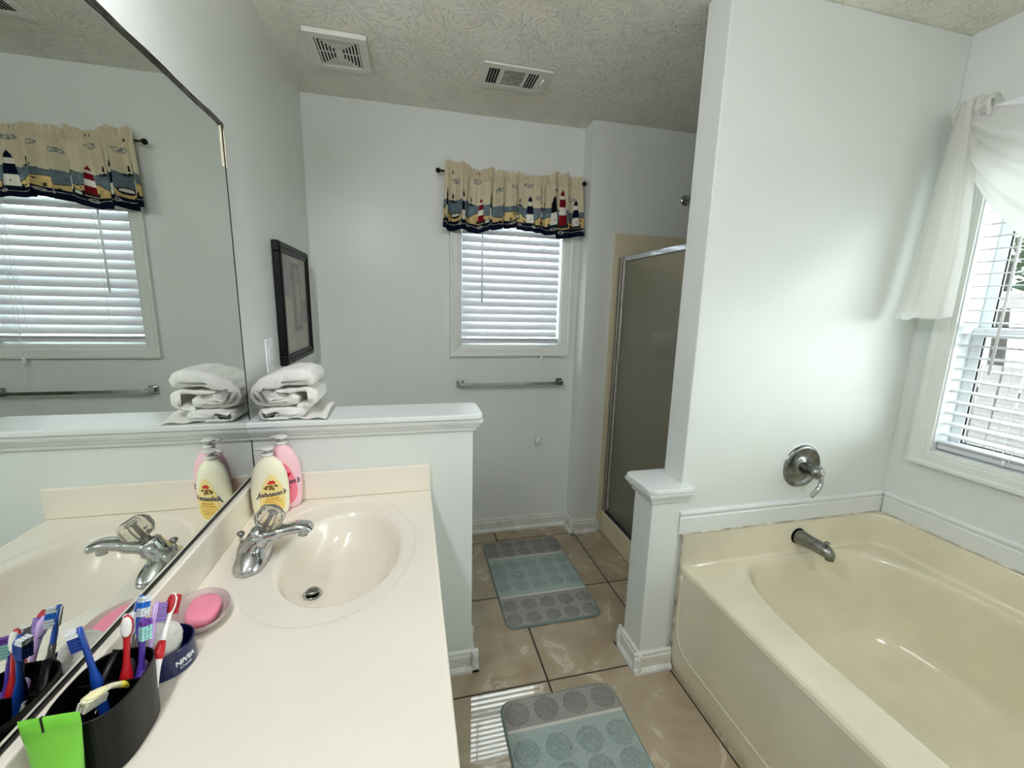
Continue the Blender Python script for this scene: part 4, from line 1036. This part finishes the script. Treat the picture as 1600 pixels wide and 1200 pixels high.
# ------------------------------------------------------------ lotion bottles
def bottle(cx_, cy_, z0, ang, hb, wa, wb, body_m, label, ltxt, decal):
    r_ = root('lotion_bottle', (cx_, cy_, z0), label, 'bottle', 'lotion bottles in the counter corner')
    ca_, sa_ = cos(ang), sin(ang); ex = Vector((ca_, sa_, 0)); ey = Vector((-sa_, ca_, 0)); C0 = Vector((cx_, cy_, z0))
    prof = [(0, .68), (.01, .78), (.05, .87), (.15, .96), (.35, 1.0), (.55, .99), (.70, .91), (.80, .80), (.88, .65), (.94, .47), (.975, .32), (1.0, .27)]
    def rad(t):
        for q in range(len(prof)-1):
            if prof[q][0] <= t <= prof[q+1][0]: f_ = prof[q][1]+(prof[q+1][1]-prof[q][1])*(t-prof[q][0])/(prof[q+1][0]-prof[q][0]); break
        else: f_ = prof[-1][1]
        return wa*f_, max(wb*(f_**.6), wa*f_*.5) if f_ > .3 else wa*f_
    bm = NB(); n = 48; lp = []
    for i in range(41):
        t = i/40; a, b_ = rad(t)
        lp.append([C0+ex*(a*cos(2*pi*k/n))+ey*(b_*sin(2*pi*k/n))+Vector((0, 0, hb*t)) for k in range(n)])
    rings(bm, lp, True); emit('body', bm, body_m, r_, smooth=True)
    PW = mat('pump_plastic', '#e9e8e2', .3, trans=.15)
    bm = NB(); lathe(bm, C0+Vector((0, 0, hb)), [(.015, 0), (.0155, .002), (.0155, .007), (.012, .009)], 24); emit('collar', bm, PW, r_, smooth=True)
    bm = NB(); lathe(bm, C0+Vector((0, 0, hb+.008)), [(.006, 0), (.006, .010), (.018, .012), (.019, .017), (.013, .020)], 20)
    q = -ex*.8+ey*.2
    sweep(bm, [C0+Vector((0, 0, hb+.023)), C0+q*.018+Vector((0, 0, hb+.024)), C0+q*.034+Vector((0, 0, hb+.021)), C0+q*.038+Vector((0, 0, hb+.017))], [(.010, .005), (.007, .0045), (.005, .004), (.004, .003)], 12)
    emit('pump_head', bm, PW, r_, smooth=True)
    # wrap: s metres sideways on the front (-ey side), h metres up
    def wrap(s, h_, lift):
        a, b_ = rad(min(max(h_/hb, 0), 1)); a += lift; b_ += lift
        th = -pi/2
        # step along arc
        steps = 8; ds = s/steps
        for _ in range(steps):
            th += ds/max(1e-4, sqrt((a*sin(th))**2+(b_*cos(th))**2))
        return C0+ex*(a*cos(th))+ey*(b_*sin(th))+Vector((0, 0, h_))
    def decal_mesh(name, bm2, m, lift, lab=None):
        for v in bm2.verts: v.co = wrap(v.co.x, v.co.y, lift+v.co.z)
        emit(name, bm2, m, r_, label=lab)
    def shape(pts, n_in=6):
        """filled outline as concentric rings about its centre"""
        b2 = NB(); cx2 = sum(p[0] for p in pts)/len(pts); cy2 = sum(p[1] for p in pts)/len(pts)
        for tz in (.0003, ):
            lps = [[(cx2+(p[0]-cx2)*f_/n_in, cy2+(p[1]-cy2)*f_/n_in, tz) for p in pts] for f_ in range(1, n_in+1)]
            L2 = rings(b2, lps, False); b2.faces.new(L2[0])
        return b2
    decal(decal_mesh, shape, hb)
    return r_
def txt(dm, s, size, x, y, m, shear=0., bold=0., lift=.0007, rot=0., lab=None):
    b2 = textmesh(s, size, shear, bold=bold)
    for v in b2.verts:
        vx, vy = v.co.x*cos(rot)-v.co.y*sin(rot), v.co.x*sin(rot)+v.co.y*cos(rot); v.co = Vector((x+vx, y+vy, 0))
    bmesh.ops.triangulate(b2, faces=b2.faces)
    thicken(b2, .0002)
    dm('lettering', b2, m, lift, lab)
INK_N = mat('ink_navy', '#1a2a4e', .5); INK_R = mat('ink_red', '#c8281e', .5); INK_O = mat('ink_orange', '#c0702a', .5); INK_B = mat('ink_brown', '#7a5a1c', .5)
LY = mat('label_yellow', '#f0d070', .4); LYP = mat('label_pale_yellow', '#f2dd96', .4); LP = mat('label_pink', '#e8788c', .4); INK_PK = mat('ink_deep_red', '#b01830', .5)
def drop(cx2, y0, y1, w, n=40):
    pts = []
    for k in range(n):
        a = 2*pi*k/n; t = (1-cos(a))/2   # 0 bottom .. 1 top
        ww = w*sin(a)*(1-.55*t)
        pts.append((cx2+ww, y0+(y1-y0)*t))
    return pts
def leaf(cx2, cy2, l, w, rot, n=14): return [(cx2+l*cos(2*pi*k/n)*cos(rot)-w*sin(2*pi*k/n)*sin(rot), cy2+l*cos(2*pi*k/n)*sin(rot)+w*sin(2*pi*k/n)*cos(rot)) for k in range(n)]
def heart(dm, shape, cx2, cy2, s, m, lift):
    pts = [(cx2+s*16*sin(t)**3/16, cy2+s*(13*cos(t)-5*cos(2*t)-2*cos(3*t)-cos(4*t))/16) for t in [2*pi*k/24 for k in range(24)]]
    dm('printed_flower', shape(pts, 2), m, lift)
def decal_yellow(dm, shape, hb):
    dm('label_drop', shape(drop(.006, .010, .140, .047)), LYP, .0003, 'pale yellow teardrop label')
    dm('label_drop', shape(drop(.006, .012, .080, .040)), LY, .0004, 'deeper yellow lower label')
    heart(dm, shape, .006, .116, .007, INK_R, .0008); heart(dm, shape, .000, .113, .005, INK_R, .0009); heart(dm, shape, .012, .113, .005, INK_R, .0009)
    for x, y, rt in ((-.007, .103, .6), (.017, .103, -.5), (.002, .097, 1.2), (.009, .095, 2.), (-.010, .098, 2.6), (.004, .104, .1)): dm('printed_seed', shape(leaf(x, y, .0062, .0036, rt), 2), INK_B, .0008)
    txt(dm, "Johnson's", .0205, .004, .078, INK_N, .40, .0007)
    txt(dm, 'oat nourish', .0072, .006, .063, INK_O, 0, .0002); txt(dm, 'moisturizing lotion', .0056, .006, .055, INK_O, 0, .0001)
    txt(dm, 'for dry skin', .0045, .006, .044, INK_O); txt(dm, 'no parabens phthalates', .004, .006, .037, INK_O); txt(dm, '13.6 fl oz (400 mL)', .0042, .006, .030, INK_B)
def decal_pink(dm, shape, hb):
    dm('label_drop', shape(drop(.004, .015, .155, .050)), LP, .0003, 'rose teardrop label')
    heart(dm, shape, .016, .115, .010, INK_PK, .0008); heart(dm, shape, .006, .119, .007, INK_PK, .0009)
    txt(dm, "Johnson's", .024, .004, .092, INK_N, .45, .0006); txt(dm, 'baby lotion', .009, .004, .074, INK_PK, 0, .0002)
ang = radians(14)
bottle(.080, 1.325, HC, ang, .192, .051, .026, mat('cream_lotion_bottle', '#f3efd2', .28, sss=.1), 'cream pump lotion bottle with yellow label behind the faucet', None, decal_yellow)
bottle(.104, 1.377, HC, radians(6), .210, .052, .026, mat('pink_lotion_bottle', '#f3c6cf', .28, sss=.1), 'taller pink pump lotion bottle behind the cream one', None, decal_pink)

# ------------------------------------------------------------ soap dish and soap
sdh = root('soap_dish', (.074, .882, HC), 'translucent pale oval soap dish between the sink and blue tin', 'soap dish')
FROST = mat('frosted_plastic', '#efdcd6', .3, trans=.45, ior=1.2)
bm = NB(); n = 48; pr3 = [(.60, 0), (.72, .001), (.88, .010), (1.0, .022), (1.0, .024), (.965, .0235), (.85, .012), (.70, .0045), (.30, .0035), (.02, .0035)]
rings(bm, [[(.076+.052*r_*cos(2*pi*k/n)-.012*r_*sin(2*pi*k/n), .884+.066*r_*sin(2*pi*k/n), HC+.0005+h_) for k in range(n)] for r_, h_ in pr3], True)
emit('dish', bm, FROST, sdh, smooth=True)
bm = NB(); n = 48
def sup(c, e): return math.copysign(abs(c)**e, c)
lp = [[(.079+.030*f_*sup(cos(2*pi*k/n), .75)-.008*sin(2*pi*k/n)*f_, .884+.044*f_*sup(sin(2*pi*k/n), .75), HC+.0055+h_) for k in range(n)] for f_, h_ in ((.6, 0), (.9, .003), (1., .009), (.99, .016), (.93, .021), (.80, .0235), (.5, .025), (.1, .0252))]
rings(bm, lp, True); o = emit('soap_bar', bm, mat('pink_soap', '#ee8fa6', .45, sss=.15, bump=.15, bscale=70), None, smooth=True); tag(o, 'pink soap bar lying in the pale oval dish', 'soap')

# ------------------------------------------------------------ blue cream tin with cotton
TCX, TCY, TR, TH = .066, .770, .0455, .046
tn = root('cream_tin', (TCX, TCY, HC), 'round dark blue cream tin holding white cotton, behind the brush cup', 'tin')
BLU = mat('tin_blue', '#10194a', .28, coat=.2)
bm = NB(); lathe(bm, (TCX, TCY, HC), [(TR-.002, 0), (TR, .002), (TR, TH-.002), (TR-.001, TH), (TR-.003, TH), (TR-.003, .004), (.002, .004)], 56); emit('body', bm, BLU, tn, smooth=False)
def tinwrap(bm2, base_ang, h0, lift):
    for v in bm2.verts:
        a = base_ang+v.co.x/TR; r_ = TR+lift+v.co.z; v.co = Vector((TCX+r_*cos(a), TCY+r_*sin(a), HC+h0+v.co.y))
b2 = textmesh('NIVEA', .0125, bold=.0006)
for v in b2.verts: v.co.z = 0
bmesh.ops.triangulate(b2, faces=b2.faces); thicken(b2, .0003); tinwrap(b2, radians(-24), .022, .0003); emit('lettering', b2, WHITEP, tn)
b2 = textmesh('Creme', .0075, shear=.3)
for v in b2.verts: v.co.z = 0
bmesh.ops.triangulate(b2, faces=b2.faces); thicken(b2, .0003); tinwrap(b2, radians(-26), .012, .0003); emit('lettering', b2, WHITEP, tn)
bm = NB(); bmesh.ops.create_icosphere(bm, subdivisions=5, radius=1)
for v in bm.verts:
    p = v.co.copy(); q = 1+.10*mnoise.noise(p*2.1)+.05*mnoise.noise(p*6)
    v.co = Vector((TCX-.004+p.x*.032*q, TCY-.002+p.y*.033*q, HC+.046+p.z*.038*q))
tag(emit('cotton_puff', bm, TERRY, None, smooth=True), 'white cotton puff standing in the dark blue tin', 'cotton')

# ------------------------------------------------------------ toothbrush cup
CUPX, CUPY = .066, .632
cp = root('toothbrush_cup', (CUPX, CUPY, HC), 'black plastic cup holding the toothbrushes', 'cup')
def cupring(f_, z, e=2.9, n=64):
    out = []
    for k in range(n):
        a = 2*pi*k/n; c, s = cos(a), sin(a); out.append((CUPX+.046*f_*sup(c, 2/e), CUPY+.066*f_*sup(s, 2/e), z))
    return out
bm = NB(); rings(bm, [cupring(.93, HC+.0005), cupring(.95, HC+.002), cupring(1.0, HC+.098), cupring(.995, HC+.101), cupring(.96, HC+.101), cupring(.95, HC+.098), cupring(.90, HC+.006), cupring(.1, HC+.006)], True)
emit('cup_body', bm, BLACKP, cp, smooth=False, bevel=.0008)
bm = NB(); box(bm, CUPX-.042, CUPX+.042, CUPY+.008, CUPY+.011, HC+.010, HC+.092); emit('divider', bm, BLACKP, cp)

def brush(label, pts, face, hcol, bcols, grip=None, ghead=None, headlen=.034, wid=.0062, lighthead=None, neck=None):
    """pts: base, mid, neck, head end (world); face: direction the bristles point"""
    P_ = smooth_path(pts, 5); base = Vector(pts[0]); r_ = root('toothbrush', base, label, 'toothbrush', 'toothbrushes in the black cup')
    n = len(P_); L = [0.]
    for i in range(1, n): L.append(L[-1]+(P_[i]-P_[i-1]).length)
    T = L[-1]; F = Vector(face)
    HM = mat('brush_'+hcol.strip('#'), hcol, .3, coat=.2)
    def width(l):
        q = T-l
        if q < headlen: e = q/headlen; return (.0078*(max(1-(2*e-1)**4, .05))**.5+.0004, .0030)
        if q < headlen+.035: return (.0042, .0040)
        f_ = min(1, (q-headlen-.035)/.02); return (.0042+.0042*f_, .0040+.0030*f_)
    cut = [i for i in range(n) if T-L[i] <= headlen+.002]; i0 = max(0, cut[0]-1)
    # neck split
    bm = NB(); idx = list(range(0, n)); sweep(bm, [P_[i] for i in idx], [width(L[i]) for i in idx], 14, up=F)
    emit('handle', bm, HM, r_, smooth=True)
    ax_ = (P_[-1]-P_[i0]).normalized(); s_ = ax_.cross(F).normalized(); f2 = s_.cross(ax_).normalized()
    if F.dot(f2) < 0: f2 = -f2
    H0 = P_[-1]-ax_*headlen
    if ghead:   # rubber back of the head
        bm = NB(); sweep(bm, [H0+ax_*(headlen*(.08+.84*k/8))-f2*.0030 for k in range(9)], [(.0072*sqrt(max(.12, 1-((k-4)/4.4)**2)), .0022+.0004*(k % 2)) for k in range(9)], 12, up=f2); emit('head_pad', bm, mat('rubber_'+ghead.strip('#'), ghead, .5), r_, smooth=True)
    nr = 7
    for b_i, bc in enumerate(bcols):
        bm = NB()
        for k in range(nr):
            seg = int(k/nr*len(bcols))
            if seg != b_i: continue
            for w_ in (-1, 0, 1):
                c_ = H0+ax_*(headlen*(.12+.76*k/(nr-1)))+s_*(w_*.0047)+f2*(.0022+.0052+.0008*((k+w_) % 2))
                obox(bm, c_, (ax_, s_, f2), .0018, .0019, .0054+.0006*(k % 2))
        emit('bristles', bm, mat('bristle_'+bc.strip('#'), bc, .6), r_)
    if grip:
        gcol, g0, g1 = grip
        ii = [i for i in range(n) if g0*T <= L[i] <= g1*T]
        bm = NB(); sweep(bm, [P_[i]+F*.0012 for i in ii], [(width(L[i])[0]*(.78 if 0 < q < len(ii)-1 else .45), width(L[i])[1]+.0004) for q, i in enumerate(ii)], 12, up=F); emit('grip_pad', bm, mat('rubber_'+gcol.strip('#'), gcol, .5), r_, smooth=True)
        for q in range(4):
            i = ii[int((q+.5)/4*len(ii))]; t_ = (P_[min(i+1, n-1)]-P_[max(i-1, 0)]).normalized(); sd_ = t_.cross(F).normalized()
            bm = NB(); obox(bm, P_[i]+F*(.0012+width(L[i])[1]+.0006), (t_, sd_, F), .0008, width(L[i])[0]*.6, .0005); emit('grip_rib', bm, mat('rubber_'+gcol.strip('#'), gcol, .5), r_)
    if neck:
        ncol, n0, n1 = neck
        ii = [i for i in range(n) if n0*T <= L[i] <= n1*T]
        bm = NB(); sweep(bm, [P_[i] for i in ii], [(width(L[i])[0]+.0006, width(L[i])[1]+.0006) for i in ii], 14, up=F); emit('coloured_sleeve', bm, mat('brush_'+ncol.strip('#'), ncol, .3, coat=.2), r_, smooth=True)
    return r_
F1 = Vector((-.9, -.2, .2)).normalized()
BR = [
 ('blue toothbrush with white grip leaning on the mirror side of the cup', [(.058, .640, .796), (.054, .641, .850), (.048, .643, .905), (.040, .645, .972)], (-.9, -.35, -.1), '#1545a0', ('#163a8c', '#163a8c', '#e8ecee'), ('#e6e6e2', .18, .45), None, None),
 ('red toothbrush with ribbed white head back, upright in the cup', [(.076, .640, .794), (.076, .655, .850), (.075, .668, .895), (.074, .684, .955)], (-.2, .9, -.3), '#b8141e', ('#f0f0ee',), ('#ece9e4', .12, .34), '#f2efe9', ('#b8141e', .97, 1.)),
 ('purple toothbrush with mint bristles, right of the red one', [(.088, .655, .795), (.089, .666, .850), (.089, .678, .890), (.088, .694, .940)], (.75, -.6, .1), '#4b2f96', ('#9fd8d4', '#9fd8d4', '#6a3a9a'), ('#7a5fc0', .2, .5), None, None),
 ('toothbrush with blue stripe and white bristles at the back of the cup', [(.062, .668, .795), (.062, .690, .850), (.062, .712, .885), (.062, .742, .948)], (.85, -.45, .2), '#1f4fae', ('#dfe8ea', '#1f6fd0', '#dfe8ea'), None, '#f1f1ef', ('#4a4644', .15, .70)),
 ('lilac toothbrush with purple bristles, leaning back beside the blue tin', [(.085, .672, .795), (.084, .692, .850), (.084, .712, .885), (.083, .742, .932)], (.8, .5, 0), '#c9a9dd', ('#7c62a8',), None, '#d8bfe8', None),
 ('red-tipped toothbrush with white neck leaning over the blue tin', [(.098, .660, .800), (.098, .686, .855), (.098, .720, .886), (.096, .764, .930)], (.1, .75, -.6), '#efece8', ('#b8141e',), None, '#a30f18', ('#b8141e', .38, .62)),
 ('pale yellow toothbrush lying low across the near rim of the cup', [(.098, .672, .815), (.090, .650, .860), (.078, .622, .888), (.068, .588, .898)], (-.35, -.6, -.6), '#ece6c4', ('#eeeada',), None, '#efe7b4', ('#d4c23a', .38, .60)),
]
for lab, pts, fc_, hc_, bc_, gr_, gh_, nk_ in BR:
    brush(lab, pts, Vector(fc_).normalized(), hc_, bc_, gr_, gh_, neck=nk_)
# black comb and clear cap among the brushes
cb_ = root('hair_comb', (.045, .655, HC+.01), 'black comb lying across the inside of the toothbrush cup', 'comb')
bm = NB(); sweep(bm, [(.036, .640, .796), (.040, .650, .850), (.050, .690, .893)], [(.006, .003)]*3, 10); emit('spine', bm, BLACKP, cb_, smooth=True)
bm = NB()
for k in range(16): obox(bm, Vector((.041, .652, .855)).lerp(Vector((.050, .688, .890)), k/15)+Vector((.007, 0, -.002)), ((1, 0, 0), (0, 1, 0), (0, 0, 1)), .008, .0006, .0012)
emit('teeth', bm, BLACKP, cb_)

# green toothpaste tube standing on its cap at the near side of the cup
gt = root('toothpaste_tube', (.070, .540, HC), 'lime green toothpaste tube standing in front of the toothbrush cup', 'tube')
LIME = mat('lime_tube', '#74c83a', .3, coat=.2)
def tring(w, d_, z, n=32): return [(.070+w*cos(2*pi*k/n), .540+d_*sin(2*pi*k/n), z) for k in range(n)]
bm = NB(); rings(bm, [tring(.018, .018, HC+.022), tring(.019, .0185, HC+.030), tring(.023, .016, HC+.06), tring(.027, .011, HC+.09), tring(.0295, .005, HC+.115), tring(.031, .0012, HC+.128), tring(.031, .0012, HC+.146)], True); emit('tube_body', bm, LIME, gt, smooth=True)
bm = NB(); lathe(bm, (.070, .540, HC+.0005), [(.0165, 0), (.0168, .018), (.014, .0215)], 28); emit('screw_cap', bm, WHITEP, gt, smooth=True)
bm = NB(); box(bm, .0615, .0640, .5383, .5417, HC+.126, HC+.1465); emit('stripe', bm, BLACKP, gt, label='thin black stripe')
